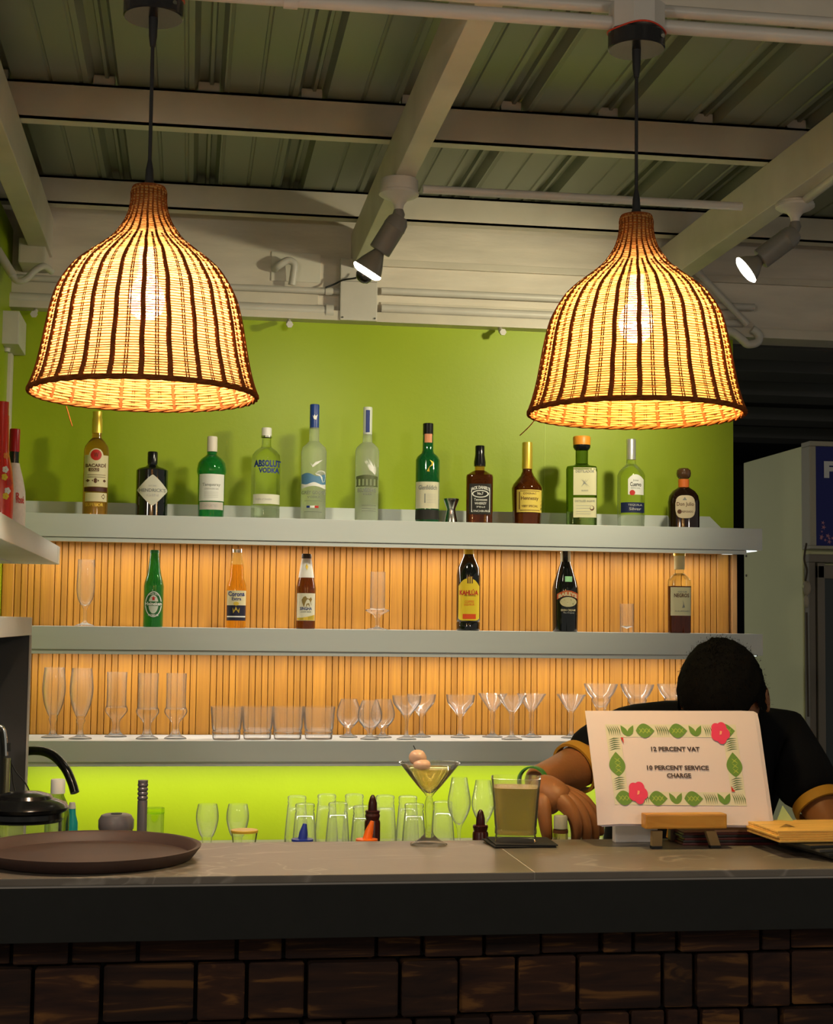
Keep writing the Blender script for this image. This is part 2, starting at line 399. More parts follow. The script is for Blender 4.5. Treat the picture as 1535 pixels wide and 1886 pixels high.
# side shelf along left wall
sX = -.350; zs1 = at(119, 1007, 4.22).z; zs0 = at(119, 1040, 4.22).z
t = thing('side_shelf', 'grey laminate shelf projecting from the left wall under the red-capped bottles', 'shelf', (-.5, 3.6, zs0))
b = NB(); box(b, XL+.001, sX, 2.6, 4.22, zs0, zs1, .002); obj('board', b, SHELF, t)
b = NB(); box(b, sX-.0005, sX+.0008, 4.165, 4.219, zs0+.001, zs1-.001); obj('edge_patch', b, mat('edge_band', (.62, .70, .68), .3), t)
b = NB(); box(b, XL+.02, XL+.10, 3.2, 4.1, zs0-.004, zs0+.0005, .001); obj('wall_batten', b, SHELF, t)
# niche unit along left wall
tz1 = at(77, 1137, 3.53).z; tz0 = at(77, 1170, 3.53).z
t = thing('niche_cabinet', 'open grey niche cabinet with pale edging around a dark interior at left', 'cabinet', (-.5, 3.4, .9))
EDGE = mat('pale_edging', (.55, .54, .50), .45)
b = NB(); box(b, XL+.001, sX, 2.75, 3.545, tz0, tz1, .002); obj('top_board', b, SHELF, t)
b = NB(); box(b, XL+.001, sX-.004, 3.53, 3.545, .901, tz0-.0005); obj('end_panel', b, mat('dark_grey_panel', (.06, .06, .062), .45), t)
b = NB(); box(b, sX-.0035, sX+.0005, 3.528, 3.547, .901, tz0-.0005, .0005); obj('edge_strip', b, EDGE, t)
b = NB(); box(b, XL+.001, XL+.012, 2.95, 3.529, .901, tz0-.0005); obj('back_panel', b, MT['dark_grey_panel'], t)

# ================================================================ BAR COUNTER
CZ = 1.10; CY0 = 2.485; CY1 = at(600, 1548, CZ).y and 2.86
bar = thing('bar_counter', 'bar counter with brown stone top over dark fascia and reclaimed wood blocks', 'counter', (.5, 2.6, 0))
for x0, x1 in ((-2.0, .5742), (.5758, 3.2)):
    b = NB(); box(b, x0, x1, CY0, CY1, CZ-.012, CZ, .0015); obj('top_slab', b, STONE, bar)
b = NB(); box(b, .5742, .5758, CY0+.002, CY1, CZ-.012, CZ-.0004); obj('grout_joint', b, mat('grout', (.5, .46, .4), .7), bar)
b = NB(); box(b, -2.0, 3.2, CY0+.003, CY1-.003, CZ-.016, CZ-.0122); obj('edge_line', b, mat('edge_trim', (.34, .31, .28), .4), bar)
b = NB(); box(b, -2.0, 3.2, CY0-.001, CY1-.02, 1.0, CZ-.0162, .001); obj('fascia', b, DARKFAS, bar)
b = NB(); box(b, -2.0, 3.2, 2.60, 2.84, 0, .9995); obj('carcass', b, BLACKM, bar)
ub = NB(); bmesh.ops.create_cube(ub, size=1); bmesh.ops.bevel(ub, geom=ub.edges[:], offset=.03, segments=1, affect='EDGES')
blm = bpy.data.meshes.new('wood_block'); ub.to_mesh(blm); ub.free(); blm.materials.append(BLOCKW)
BY = 2.56
rows = [1.0-.002, at(600, 1774, BY-.02).z]
r2 = at(600, 1884, BY-.02).z; hrow = rows[1]-r2
while len(rows) < 8: rows.append(rows[-1]-hrow)
edges1 = [127, 253, 437, 524, 697, 783, 896, 1003, 1115, 1174, 1256, 1409, 1467]
edges2 = [60, 187, 362, 457, 567, 740, 850, 960, 1073, 1231, 1290, 1392]
for ri in range(7):
    zt, zb = rows[ri], rows[ri+1]
    if ri < 2: xs = [at(e, 1760, BY-.02).x for e in (edges1, edges2)[ri]]
    else:
        xs = [-.3+random.random()*.05]
        while xs[-1] < 1.0: xs.append(xs[-1]+random.uniform(.06, .15))
    while xs[0] > -1.3: xs.insert(0, xs[0]-random.uniform(.07, .14))
    while xs[-1] < 2.2: xs.append(xs[-1]+random.uniform(.07, .14))
    for a, c in zip(xs, xs[1:]):
        o = bpy.data.objects.new('wood_block', blm); C.objects.link(o); o.parent = bar
        d = random.uniform(.024, .048)
        o.location = Vector(((a+c)/2, 2.5995-d/2, (zt+zb)/2))-bar.location; o.scale = (c-a-.007, d, abs(zt-zb)-.006)
# work bench behind the bar and the back counter under the shelves
t = thing('work_bench', 'stainless steel work bench tucked behind the bar', 'counter', (.5, 3.0, 0))
b = NB(); box(b, XL+.12, 2.4, 2.875, 3.22, .86, .90, .003); obj('bench_top', b, STEEL, t)
for x in (-.35, .9, 2.3):
    b = NB(); cyl(b, (x, 3.0, 0), (x, 3.0, .86), .02); obj('leg', b, STEEL, t, smooth=True)
t = thing('back_counter', 'green-lit counter under the lowest shelf carrying upturned glasses', 'counter', (.5, 4.5, 0))
b = NB(); box(b, XL+.001, XR-.01, 4.15, WY-.001, .80, .84, .003); obj('counter_top', b, STONE, t)
b = NB(); box(b, XL+.001, XR-.01, 4.2, WY-.001, 0, .7995); obj('cabinet_body', b, SHELF, t)

# ================================================================ PENDANT LAMPS
LY = 2.55
def pendant():
    r = thing('pendant_lamp', '', 'lamp', (0, 0, 0), 'woven pendant lamps over the bar'); s = .187/208
    prof = [(27, 392), (31, 388), (31, 370), (34, 350), (41, 330), (52, 312), (66, 294), (90, 274), (113, 256), (135, 235), (153, 208), (164, 185), (172, 155), (178, 125), (184, 90), (191, 55), (199, 25), (207, 4)]
    prof = [(a*s, z*s) for a, z in prof]
    # dense path by arc length
    P = [Vector((a, 0, z)) for a, z in prof]; P = smoothcurve(P, 6)
    acc = [0]
    for a, b_ in zip(P, P[1:]): acc.append(acc[-1]+(b_-a).length)
    def path(t):
        d = t*acc[-1]
        for i in range(len(acc)-1):
            if acc[i+1] >= d:
                f = (d-acc[i])/max(1e-9, acc[i+1]-acc[i]); return P[i].lerp(P[i+1], f)
        return P[-1]
    nr = 88; b = NB(); SEG = 144
    for k in range(nr):
        p = path((k+.5)/nr); R, z = p.x, p.z; ph = PI*(k % 2); rr = .0019
        ring = []
        for i in range(SEG):
            a = 2*PI*i/SEG; rad = R+min(.0012, R*.02)*math.cos(24*a+ph)+.0006*math.sin(5*a+k*1.7); dz = .0008*math.sin(3*a+k*.9)
            ring.append([b.verts.new(((rad+rr*math.cos(q))*math.cos(a), (rad+rr*math.cos(q))*math.sin(a), z+dz+rr*math.sin(q))) for q in (PI/4, 3*PI/4, 5*PI/4, 7*PI/4)])
        for i in range(SEG):
            u, v = ring[i], ring[(i+1) % SEG]
            for q in range(4): b.faces.new((u[q], u[(q+1) % 4], v[(q+1) % 4], v[q]))
    obj('weave', b, WEAVE, r, smooth=60, kind='stuff')
    b = NB()
    for k in range(1, nr):
        p = path(k/nr); ring = []
        for i in range(96):
            a = 2*PI*i/96; rad = p.x+.0013+.0003*math.sin(7*a+k); zz_ = p.z+.0006*math.sin(3*a+k*.9)
            ring.append([b.verts.new(((rad+.00085*c_)*math.cos(a), (rad+.00085*c_)*math.sin(a), zz_+.00085*d_)) for c_, d_ in ((1, 0), (-.5, .9), (-.5, -.9))])
        for i in range(96):
            u, v = ring[i], ring[(i+1) % 96]
            for q in range(3): b.faces.new((u[q], u[(q+1) % 3], v[(q+1) % 3], v[q]))
    obj('binder_weave', b, BINDER, r, smooth=60, kind='stuff')
    for kind, n, wdt, off, m0 in (('stake', 24, .0034, .0012, 0), ('thin_stake', 24, .0013, .0008, PI/24)):
        b = NB(); pts = [path(i/40) for i in range(41)]
        if kind == 'stake':
            ps = [Vector((p.x+off, .0006*math.sin(i*.9), p.z)) for i, p in enumerate(pts)]; tube(b, ps, [min(wdt*1.45, .0011+p.x*.019) for p in pts], 6)
        else:
            for sd in (-1, 1):
                j0 = 10; tube(b, [Vector((p.x+off, sd*min(.0022, p.x*.012), p.z)) for p in pts[j0:]], .0011, 4)
        o = obj(kind, b, STAKE, r, smooth=60); me = o.data
        for i in range(n):
            if i: o = bpy.data.objects.new(kind, me); C.objects.link(o); o.parent = r
            o.rotation_euler = (0, 0, m0+2*PI*i/n+random.uniform(-.012, .012))
    # rim braid and top band
    b = NB()
    for q in range(3):
        pts = [Vector(((.1868+.0022*math.cos(14*a+q*2.1))*math.cos(a), (.1868+.0022*math.cos(14*a+q*2.1))*math.sin(a), .003+.0024*math.sin(14*a+q*2.1))) for a in [2*PI*i/168 for i in range(169)]]
        tube(b, pts, .0026, 6, cap=False)
    obj('rim_braid', b, STAKE, r, smooth=60)
    b = NB(); zt = 392*s; tube(b, [Vector((.0255*math.cos(a), .0255*math.sin(a), zt)) for a in [2*PI*i/40 for i in range(41)]], .003, 6, cap=False); obj('top_ring', b, STAKE, r, smooth=60)
    b = NB()
    for a in (0, PI/2): box(b, -.028*math.cos(a)-.001, .028*math.cos(a)+.001, -.028*math.sin(a)-.001, .028*math.sin(a)+.001, zt-.004, zt-.001)
    obj('spider_frame', b, BLACKM, r)
    b = NB(); rev(b, [(0, zt+.012), (.0075, zt+.012), (.0065, zt+.032), (.003, zt+.05), (0, zt+.05)], 16); rev(b, [(0, zt-.10), (.02, zt-.10), (.02, zt-.03), (.008, zt+.012), (0, zt+.012)], 20); obj('socket', b, BLACKM, r, smooth=True)
    b = NB(); zb_ = 180*s; rev(b, [(0, zb_-.034), (.014, zb_-.031), (.026, zb_-.020), (.031, zb_), (.028, zb_+.016), (.018, zb_+.034), (.0135, zb_+.05), (.0135, zt-.098), (0, zt-.098)], 24)
    obj('bulb', b, MT['bulb'], r, smooth=60)
    return r, zb_, zt
mat('bulb', (1, 1, 1), .4, emit=(1, .86, .68), es=40)
lamp, bz, ltop = pendant()
def placelamp(o, rx, rim_py, cano_px, cano_py, lab, e, col):
    p = at(rx, rim_py, LY); o.location = (p.x, LY, p.z); o['label'] = lab
    c = at(cano_px, cano_py, LY)
    zc = c.z; zt = p.z+ltop+.045
    b = NB(); tube(b, [(p.x, LY, zt), (p.x, LY, zc-.035)], .0032, 8); ob = obj('cord', b, BLACKM, None, smooth=True); ob.parent = o; ob.data.transform(Matrix.Translation((-p.x, -LY, -p.z)))
    b = NB(); rev(b, [(0, -.05), (.0045, -.05), (.007, -.032), (.008, 0), (0, 0)], 16, (0, 0, zc-p.z)); rr = .0505
    ob = obj('cord_grip', b, BLACKM, None, smooth=True); ob.parent = o
    b = NB(); rev(b, [(0, 0), (rr-.002, 0), (rr, .002), (rr, .027), (rr-.003, .030), (0, .030)], 48, (0, 0, zc-p.z)); ob = obj('canopy', b, mat('canopy_black', (.03, .03, .032), .22, metal=.3), None, smooth=True); ob.parent = o
    b = NB(); rev(b, [(0, 0), (.0035, .001), (.0035, .004), (0, .004)], 12); b.transform(Matrix.Translation((.036, -.036, zc-p.z+.014))@Matrix.Rotation(PI/2, 4, 'X')); ob = obj('canopy_screw', b, STEEL, None, smooth=True); ob.parent = o
    b = NB(); pts = [((rr+.001)*math.cos(a), (rr+.001)*math.sin(a), zc-p.z+.031+.003*math.sin(a*3)) for a in [2*PI*i/40 for i in range(41)]]; tube(b, pts, .0016, 6); ob = obj('red_wire', b, mat('red_wire', (.6, .05, .02), .5), None, smooth=True); ob.parent = o
    l = light('pendant_bulb_light', 'POINT', (p.x, LY, p.z+bz-.04), e, col, shadow_soft_size=.03)
    return p, zc
lamp2 = dup(lamp, (0, 0, 0), 0)
pL, zcL = placelamp(lamp, 265, 730, 277, 33, 'woven rattan pendant lamp hanging over the tray end of the bar', 13, (1, .85, .60))
pR, zcR = placelamp(lamp2, 1172, 765, 1179, 93, 'woven rattan pendant lamp hanging above the paper sign and bowed person', 13, (1, .80, .34))
for o_, p_, pts in ((lamp, pL, [(122, 748), (127, 765), (133, 785)]), (lamp2, pR, [(988, 770), (975, 786), (958, 802)])):
    b = NB(); tube(b, smoothcurve([at(x, y, LY-.03) for x, y in pts], 4), .0009, 5); b.transform(Matrix.Translation(-o_.location)); ob = obj('loose_strand', b, STAKE); ob.parent = o_
# junction boxes above canopies
for p, zc, lab in ((pL, zcL, 'cream junction box holding the tray-end pendant lamp'), (pR, zcR, 'octagonal cream junction box above the pendant near the sign')):
    b = NB(); rev(b, [(0, 0), (.050, 0), (.050, .048), (0, .048)], 8, (p.x, LY, zc+.033)); tag(obj('junction_box', b, PIPE), lab, 'box', 'junction boxes')
def pipe(pts, r, label, clips=(), seg=12, group='painted conduits'):
    t = thing('conduit_pipe', label, 'pipe', pts[0], group); b = NB(); tube(b, pts, r, seg); obj('pipe', b, PIPE, t, smooth=True)
    for c, ax in clips:
        b = NB(); c = Vector(c); ax = Vector(ax).normalized(); cyl(b, c-ax*.012, c+ax*.012, r*1.25, 16); obj('coupling', b, PIPE, t, smooth=True)
    return t
zq = at(1400, 62, LY).z
pipe([(-2, LY, zq), (3.2, LY, zq)], .0125, 'cream conduit crossing above the pendant cords, lower of the near pair', [((.15, LY, zq), (1, 0, 0))])
zq2 = at(1400, 34, LY+.02).z
pipe([(-2, LY+.03, zq2+.005), (3.2, LY+.03, zq2+.005)], .011, 'cream conduit crossing above the pendant cords, upper of the near pair')
b = NB(); box(b, -2, 3.2, LY+.045, LY+.085, zq2+.02, zq2+.06, .003); obj('near_beam', b, CREAM, ceil)

# ================================================================ SPOT LIGHTS
def spotlamp(bx, by, sock0, sock1, bulb1, lab, dark=False):
    """bx,by: box centre px; sock0->sock1 socket axis px; bulb1 face centre px"""
    Y = 3.72; base = at(bx, by, Y); s = mpp(bx, Y)
    t = thing('spot_lamp', lab, 'lamp', base, 'spot lamps on the rafters')
    SM = mat('spot_grey', (.20, .19, .17), .45)
    b = NB(); top = RZ0-.0005; h = top-base.z
    rev(b, [(0, h), (.046, h), (.048, h-.003), (.048, .012), (.0505, .010), (.0505, .004), (.042, -.002), (.022, -.010), (.013, -.022), (.011, -.034), (0, -.034)], 32, base); obj('rose', b, PIPE, t, smooth=True)
    a = at(*sock0, Y); e = at(*sock1, Y+.02); f = at(*bulb1, Y+.035)
    b = NB(); kp = base+Vector((0, 0, -.034)); tube(b, [kp, kp+Vector((0, 0, -.012)), a], [.012, .016, .012], 12); obj('knuckle', b, SM, t, smooth=True)
    d = (f-a).normalized(); L_ = (e-a).length
    q = d.to_track_quat('Z', 'Y').to_matrix().to_4x4()
    def ax(prof, name, m, c=a):
        b = NB(); rev(b, prof, 32); b.transform(Matrix.Translation(c)@q); return obj(name, b, m, t, smooth=True)
    ax([(0, -.012), (.018, -.010), (.027, .004), (.029, .02), (.0295, .022), (.0285, .024), (.0285, L_), (.026, L_+.002), (0, L_+.002)], 'socket', SM)
    bl = (f-e).length
    ax([(.014, L_+.002), (.019, L_+.012), (.030, L_+bl*.55), (.0385, L_+bl*.9), (.0385, L_+bl*.91)], 'reflector', mat('bulb_grey', (.22, .20, .16), .35))
    ax([(.0385, L_+bl*.91), (.040, L_+bl*.97), (.038, L_+bl*1.03), (.031, L_+bl*1.12), (.018, L_+bl*1.18), (0, L_+bl*1.20)], 'bulb_face', mat('spot_face', (1, 1, 1), .4, emit=(1, .93, .72), es=9))
    if dark:
        ax([(.0215, L_+bl*1.16), (.022, L_+bl*1.25), (.017, L_+bl*1.42), (.008, L_+bl*1.5), (0, L_+bl*1.52)], 'crown', mat('mirror_crown', (.05, .045, .04), .12, metal=.7))
    return a+d*(L_+bl*1.6), d
s1, d1 = spotlamp(735, 362, (735, 405), (700, 462), (676, 500), 'cream spot lamp under the middle rafter, angled towards the left', True)
s2, d2 = spotlamp(1465, 385, (1462, 432), (1398, 470), (1375, 497), 'cream spot lamp under the right rafter, near the frame edge')
light('spot_light', 'SPOT', s1, 14, (1, .90, .66), target=(-.05, WY, 1.5), spot_size=math.radians(120), spot_blend=.9, shadow_soft_size=.035)
light('spot_light', 'SPOT', s2, 30, (1, .90, .58), target=(.85, WY, 2.1), spot_size=math.radians(105), spot_blend=.9, shadow_soft_size=.035)
# conduits
Yc = 3.72; zc_ = at(900, 355, Yc).z
pipe([(.56, Yc, zc_), (1.40, Yc, zc_)], .011, 'cream conduit running between the two spot lamp roses')
pipe([at(1475, 375, Yc), at(1545, 322, 3.45)], .012, 'short cream conduit rising from the right spot lamp to the frame edge')
zz = [at(900, 545, WY-.03).z, at(900, 577, WY-.03).z]
pipe([(at(700, 540, WY).x, WY-.035, zz[0]), (XR+.06, WY-.035, zz[0])], .012, 'cream conduit right of the wall junction box, upper of two')
pipe([(at(700, 575, WY).x, WY-.035, zz[1]), (XR+.02, WY-.035, zz[1])], .014, 'cream conduit right of the wall junction box, lower of two')
zz = [at(500, 532, WY-.03).z, at(500, 570, WY-.03).z]
xb = at(628, 540, WY).x
pipe([(XL-.1, WY-.03, zz[0]), (xb, WY-.03, zz[0])], .0105, 'thin cream conduit passing behind the tray-end lamp, upper of two', [((at(605, 532, WY).x, WY-.03, zz[0]), (1, 0, 0))])
pipe([(XL-.1, WY-.04, zz[1]), (at(612, 570, WY).x, WY-.04, zz[1])], .018, 'thick cream conduit passing behind the tray-end lamp, lower of two', [((at(605, 570, WY).x, WY-.04, zz[1]), (1, 0, 0))])
a0 = at(628, 475, WY-.06); a1 = at(695, 592, WY-.06)
t = thing('wall_junction_box', 'large cream square junction box on the wall behind the middle spot lamp', 'box', ((a0.x+a1.x)/2, WY-.05, a1.z))
b = NB(); box(b, a0.x, a1.x, WY-.062, WY-.011, a1.z, a0.z, .004); obj('box_body', b, PIPE, t)
zl_ = at(650, 518, WY-.06).z
b = NB(); box(b, a0.x+.002, a1.x-.002, WY-.0635, WY-.0625, zl_-.0015, zl_); obj('lid_seam', b, mat('seam_grey', (.2, .19, .17), .6), t)
for x in (a0.x+.008, a1.x-.008):
    b = NB(); cyl(b, (x, WY-.065, a1.z+.008), (x, WY-.062, a1.z+.008), .003); obj('screw', b, STEEL, t)
b = NB(); tube(b, smoothcurve([at(680, 505, WY-.12), at(655, 512, WY-.09), at(632, 516, WY-.07), at(615, 524, WY-.05), at(600, 530, WY-.05)]), .0028, 6)
tag(obj('black_cable', b, BLACKM, smooth=True), 'thin black cable trailing from the middle spot bulb to the wall', 'cable')
# elbow conduit by the left lamp
w0 = at(452, 470, WY-.012); 
b = NB(); p0 = at(500, 465, WY); p1 = at(590, 523, WY); box(b, p0.x, p1.x, WY-.016, WY-.0115, p1.z, p0.z, .002); tag(obj('cover_plate', b, mat('pale_plate', (.72, .69, .60), .5)), 'pale rectangular cover plate behind the bent conduit', 'plate')
pipe(smoothcurve([at(507, 495, WY-.02), at(512, 490, WY-.05), at(530, 480, WY-.055), at(542, 486, WY-.055), at(541, 505, WY-.05), at(538, 525, WY-.045)], 6), .012, 'bent cream conduit elbow rising over the pale cover plate')
# right diagonal conduit
Yd = WY-.07
pipe([at(1283, 498, Yd), at(1377, 598, Yd)], .011, 'slanting cream conduit beside the sign-end pendant lamp', [(at(1286, 501, Yd), at(1390, 612, Yd)-at(1283, 498, Yd))])
pipe(smoothcurve([at(1386, 606, Yd), at(1398, 616, Yd), at(1396, 630, Yd), at(1378, 634, Yd), at(1368, 626, Yd), at(1350, 612, Yd), at(1325, 605, Yd)], 5), .0135, 'cream conduit elbow curling under the fascia above the dark opening')
# left cluster near the rafter
pipe([at(-10, 452, 4.45), at(24, 508, 4.45)], .013, 'slanting cream conduit at the left edge under the rafter')
pipe(smoothcurve([at(22, 506, 4.45), at(32, 517, 4.45), at(48, 514, 4.45), at(62, 500, 4.46), at(80, 490, 4.5), at(95, 500, 4.55)], 5), .010, 'curved cream cable looping over a bracket at the upper left')
b = NB(); p0 = at(36, 440, 4.62); p1 = at(84, 488, 4.62); box(b, p0.x, p1.x, 4.60, WY-.013, p1.z, p0.z, .006); tag(obj('bracket_block', b, CREAM), 'chamfered cream block under the left rafter end', 'bracket')
b = NB(); p0 = at(-30, 570, 4.55); p1 = at(34, 634, 4.55); box(b, p0.x, p1.x, 4.55, 4.745, p1.z, p0.z, .003); tag(obj('meter_box', b, PIPE), 'cream wall box cut by the left frame edge above the bottles', 'box')
b = NB(); rev(b, [(0, 0), (.010, 0), (.012, .012), (.008, .02), (0, .022)], 12, at(12, 648, 4.62)); tag(obj('cable_gland', b, PIPE, smooth=True), 'small cream cable gland beneath the left wall box', 'fitting')
# bolts under the bottom trim
for px, py, lb in ((533, 596, 'cream bolt under the fascia left of the junction box'), (924, 610, 'cream bolt under the fascia between the lamps'), (64, 577, 'cream bolt under the fascia above the left bottles')):
    p = at(px, py, WY-.06); b = NB(); cyl(b, (p.x, WY-.035, p.z+.012), (p.x-.004, WY-.075, p.z-.006), .0075, 10); b2 = NB(); cyl(b2, (p.x, WY-.075, p.z-.006), (p.x, WY-.088, p.z-.008), .011, 6); merge(b, b2)
    tag(obj('anchor_bolt', b, PIPE, smooth=True), lb, 'bolt')

# ================================================================ BOTTLES
class Bot:
    """a bottle measured from the photo: everything in photo pixels about its axis"""
    def __init__(s, name, label, px, Y, zb, cat='bottle', n=2, ky=1, group=None, seg=40):
        s.px, s.Y, s.zb, s.n, s.ky, s.seg = px, Y, zb, n, ky, seg
        s.s = mpp(px, Y); s.t = thing(name, label, cat, (0, 0, 0), group); s.p = at(px, 1100, Y); s.prof = []
    def z(s, py): return max(0, at(s.px, py, s.Y).z-s.zb)
    def part(s, name, prof, m, n=None, smooth=35, close=True, ky=None):
        pr = [(r*s.s, s.z(y)) for r, y in prof]
        if pr[0][1] < .006: pr[0] = (pr[0][0], 0)
        b = NB(); full = [(0, pr[0][1])]+pr+[(0, pr[-1][1])]
        rev(b, full, s.seg, n=n or s.n, ky=ky or s.ky); return obj(name, b, m, s.t, smooth=smooth)
    def body(s, prof, m, name='body', rnd=True):
        """bottom to top list of (halfwidth,y)"""
        s.prof = [(r*s.s, s.z(y)) for r, y in prof]; s.prof[0] = (s.prof[0][0], 0)
        pr = [(0, 0.0), (s.prof[0][0]-.002, 0), (s.prof[0][0], .002)]+s.prof[1:]
        b = NB(); rev(b, pr+[(0, pr[-1][1])], s.seg, n=s.n, ky=s.ky); return obj(name, b, m, s.t, smooth=35)
    def R(s, z):
        P = s.prof
        if z <= P[0][1]: return P[0][0]
        for a, b in zip(P, P[1:]):
            if a[1] <= z <= b[1]: f = (z-a[1])/max(1e-6, b[1]-a[1]); return a[0]+(b[0]-a[0])*f
        return P[-1][0]
    def S(s, x, z):
        r = s.R(z); q = min(.985, abs(x)/r); return s.ky*r*(1-q**s.n)**(1/s.n)
    def shape(s, name, x0, x1, top, bot, m, eps=.0006, nx=20, nz=6):
        """top/bot: y px constants or functions of u in [0,1]"""
        b = NB(); g = []
        tf = top if callable(top) else (lambda u: top); bf = bot if callable(bot) else (lambda u: bot)
        for i in range(nx+1):
            u = i/nx; x = (x0+(x1-x0)*u-s.px)*s.s; x = max(-.985*s.R(.05), min(.985*s.R(.05), x)) ; zt, zb = s.z(tf(u)), s.z(bf(u))
            g.append([b.verts.new((x, -s.S(x, zb+(zt-zb)*k/nz)-eps, zb+(zt-zb)*k/nz)) for k in range(nz+1)])
        for i in range(nx):
            for k in range(nz):
                vs = (g[i][k], g[i+1][k], g[i+1][k+1], g[i][k+1])
                try: b.faces.new(vs)
                except ValueError: pass
        return obj(name, b, m, s.t, smooth=60)
    def oval(s, name, cx, cy, rx, ry, m, eps=.0006, p=2):
        f = lambda u: ry*max(0.02, 1-abs(2*u-1)**p)**(1/p)
        return s.shape(name, cx-rx, cx+rx, lambda u: cy-f(u), lambda u: cy+f(u), m, eps)
    def text(s, txt, cx, cy, wd, ht, m, eps=.0011, bold=.01, bend=0, name='lettering'):
        me = textmesh(txt, wd*s.s, ht*s.s, bold, bend*s.s); ox = (cx-s.px)*s.s; oz = s.z(cy)
        for v in me.vertices:
            x, z = v.co.x+ox, v.co.z+oz; v.co = (x, -s.S(x, z)-eps, z)
        return obj(name, me, m, s.t)
    def poly(s, name, pts, m, eps=.001):
        b = NB(); vs = []
        for px, py in pts:
            x = (px-s.px)*s.s; z = s.z(py); vs.append(b.verts.new((x, -s.S(x, z)-eps, z)))
        b.faces.new(vs); bmesh.ops.triangulate(b, faces=b.faces); return obj(name, b, m, s.t)
    def done(s, sc=None):
        s.t.location = (s.p.x, s.Y, s.zb); s.t.rotation_euler = (0, 0, -math.atan2(s.p.x, s.Y)); return s.t
def col(name, c, rough=.5, metal=0, coat=0): return mat('c_'+name, c, rough, metal, coat=coat)
NAVY = col('navy', (.01, .03, .20)); RED = col('red', (.55, .02, .015)); GREY = col('grey', (.25, .26, .25)); BROWN = col('brown', (.12, .04, .015))
CREAML = col('cream_label', (.78, .70, .45)); YEL = col('yellow', (.85, .62, .03)); ORG = col('orange', (.85, .22, .02)); LGREY = col('lightgrey', (.5, .5, .48))
AMBER = mat('amber_liquid', (.75, .38, .06), .03, trans=.9, ior=1.36); DKAMB = mat('dark_amber', (.16, .035, .008), .03, trans=.75, ior=1.36, coat=.5)
DKGLS = mat('black_glass', (.006, .007, .007), .06, coat=.6); GRNGL = mat('green_glass', (.02, .33, .07), .04, trans=.75, ior=1.4, coat=.5)
FROST = mat('frosted_glass', (.80, .86, .72), .45, trans=.8, ior=1.2); CLEARL = glassmat('clear_liquid', (.93, .96, .88), 0, .6, 1.33)
BRNGL = mat('brown_glass', (.20, .055, .012), .05, trans=.6, ior=1.4, coat=.5); BEER = mat('lager', (.95, .55, .06), .04, trans=.85, ior=1.36)
TY = 4.545; Z1, Z2, Z3 = zshelf
# -- left on the side shelf
B = Bot('wine_bottle', 'red-capped bottle in a pale printed wrap on the side shelf, beside red floral bottle', 18, 3.95, zs1, group='bottles on the side shelf')
B.body([(23.5, 990), (23.5, 935), (22, 905), (17, 880), (11, 858), (10, 853)], mat('pink_wrap', (.72, .62, .55), .55, var=.08, vs=60))
B.part('neck', [(9, 853), (9, 831)], DKGLS); B.part('capsule', [(9.7, 832), (9.7, 792), (9, 790)], mat('red_foil', (.45, .01, .02), .3))
B.text('Rosé', 31, 921, 14, 14, RED, bold=.02); B.text('R', 27, 915, 7, 13, RED); B.done()
B = Bot('floral_bottle', 'red bottle wrapped in bright flowers at the left frame edge', -7, 3.80, zs1, group='bottles on the side shelf')
B.body([(25, 990), (25, 900), (22, 868), (15, 835), (13, 765)], mat('bright_red', (.75, .02, .01), .3, coat=.3)); B.part('cap', [(12, 765), (12, 740)], mat('bright_red', (.75, .02, .01)))
for cx, cy, c in ((1, 880, YEL), (7, 905, PAPERW), (4, 915, YEL), (2, 866, PAPERW), (10, 890, RED), (3, 840, ORG)):
    for a in range(5): B.oval('petal', cx+3.2*math.cos(a*1.256), cy+3.6*math.sin(a*1.256), 2.6, 3, c, .0008+.0001*a)
B.done()
# -- 1 rum
B = Bot('rum_bottle', 'amber rum bottle with cream label and gold cap under the tray-end lamp', 170.5, TY, Z1, group='spirits on the top shelf')
B.body([(23, 947), (23, 830), (21, 822), (14, 812), (9, 807), (8.5, 796)], AMBER); B.part('cap', [(9.5, 798), (9.5, 772), (8.5, 770), (8.5, 758)], GOLD)
B.shape('label', 149.5, 192, 840, 898, CREAML); B.oval('medallion', 170, 841, 13, 13, CREAML, .0008); B.oval('red_seal', 170, 840, 10, 10, RED, .0012); B.text('W', 170, 840, 9, 9, BROWN, .0016)
B.text('BACARDÍ', 170, 858.5, 37, 8, BROWN, bold=.03); B.shape('gold_panel', 157, 176, 864, 870, BROWN, .0011); B.text('GOLD', 167, 867, 15, 4, CREAML, .0015)
for y in (876, 880): B.shape('rule', 155, 188, y, y+.8, BROWN, .0011)
B.text('◆', 170, 887, 4, 7, BROWN) if 0 else B.poly('ornament', [(163, 887), (170, 882), (177, 887), (170, 892)], BROWN); B.poly('ornament', [(183, 887), (186, 884), (189, 887), (186, 890)], BROWN); B.poly('ornament', [(152, 887), (156, 884), (160, 887), (156, 890)], BROWN)
B.shape('dark_band', 150, 191, 899, 907, col('maroon', (.07, .012, .01)), .0006); B.shape('lower_label', 152, 191, 909, 925, CREAML); B.poly('ornament', [(181, 916), (185, 911), (188, 916), (185, 921)], BROWN)
B.text('SUPERIOR', 169, 931, 32, 6, GOLD); B.done()
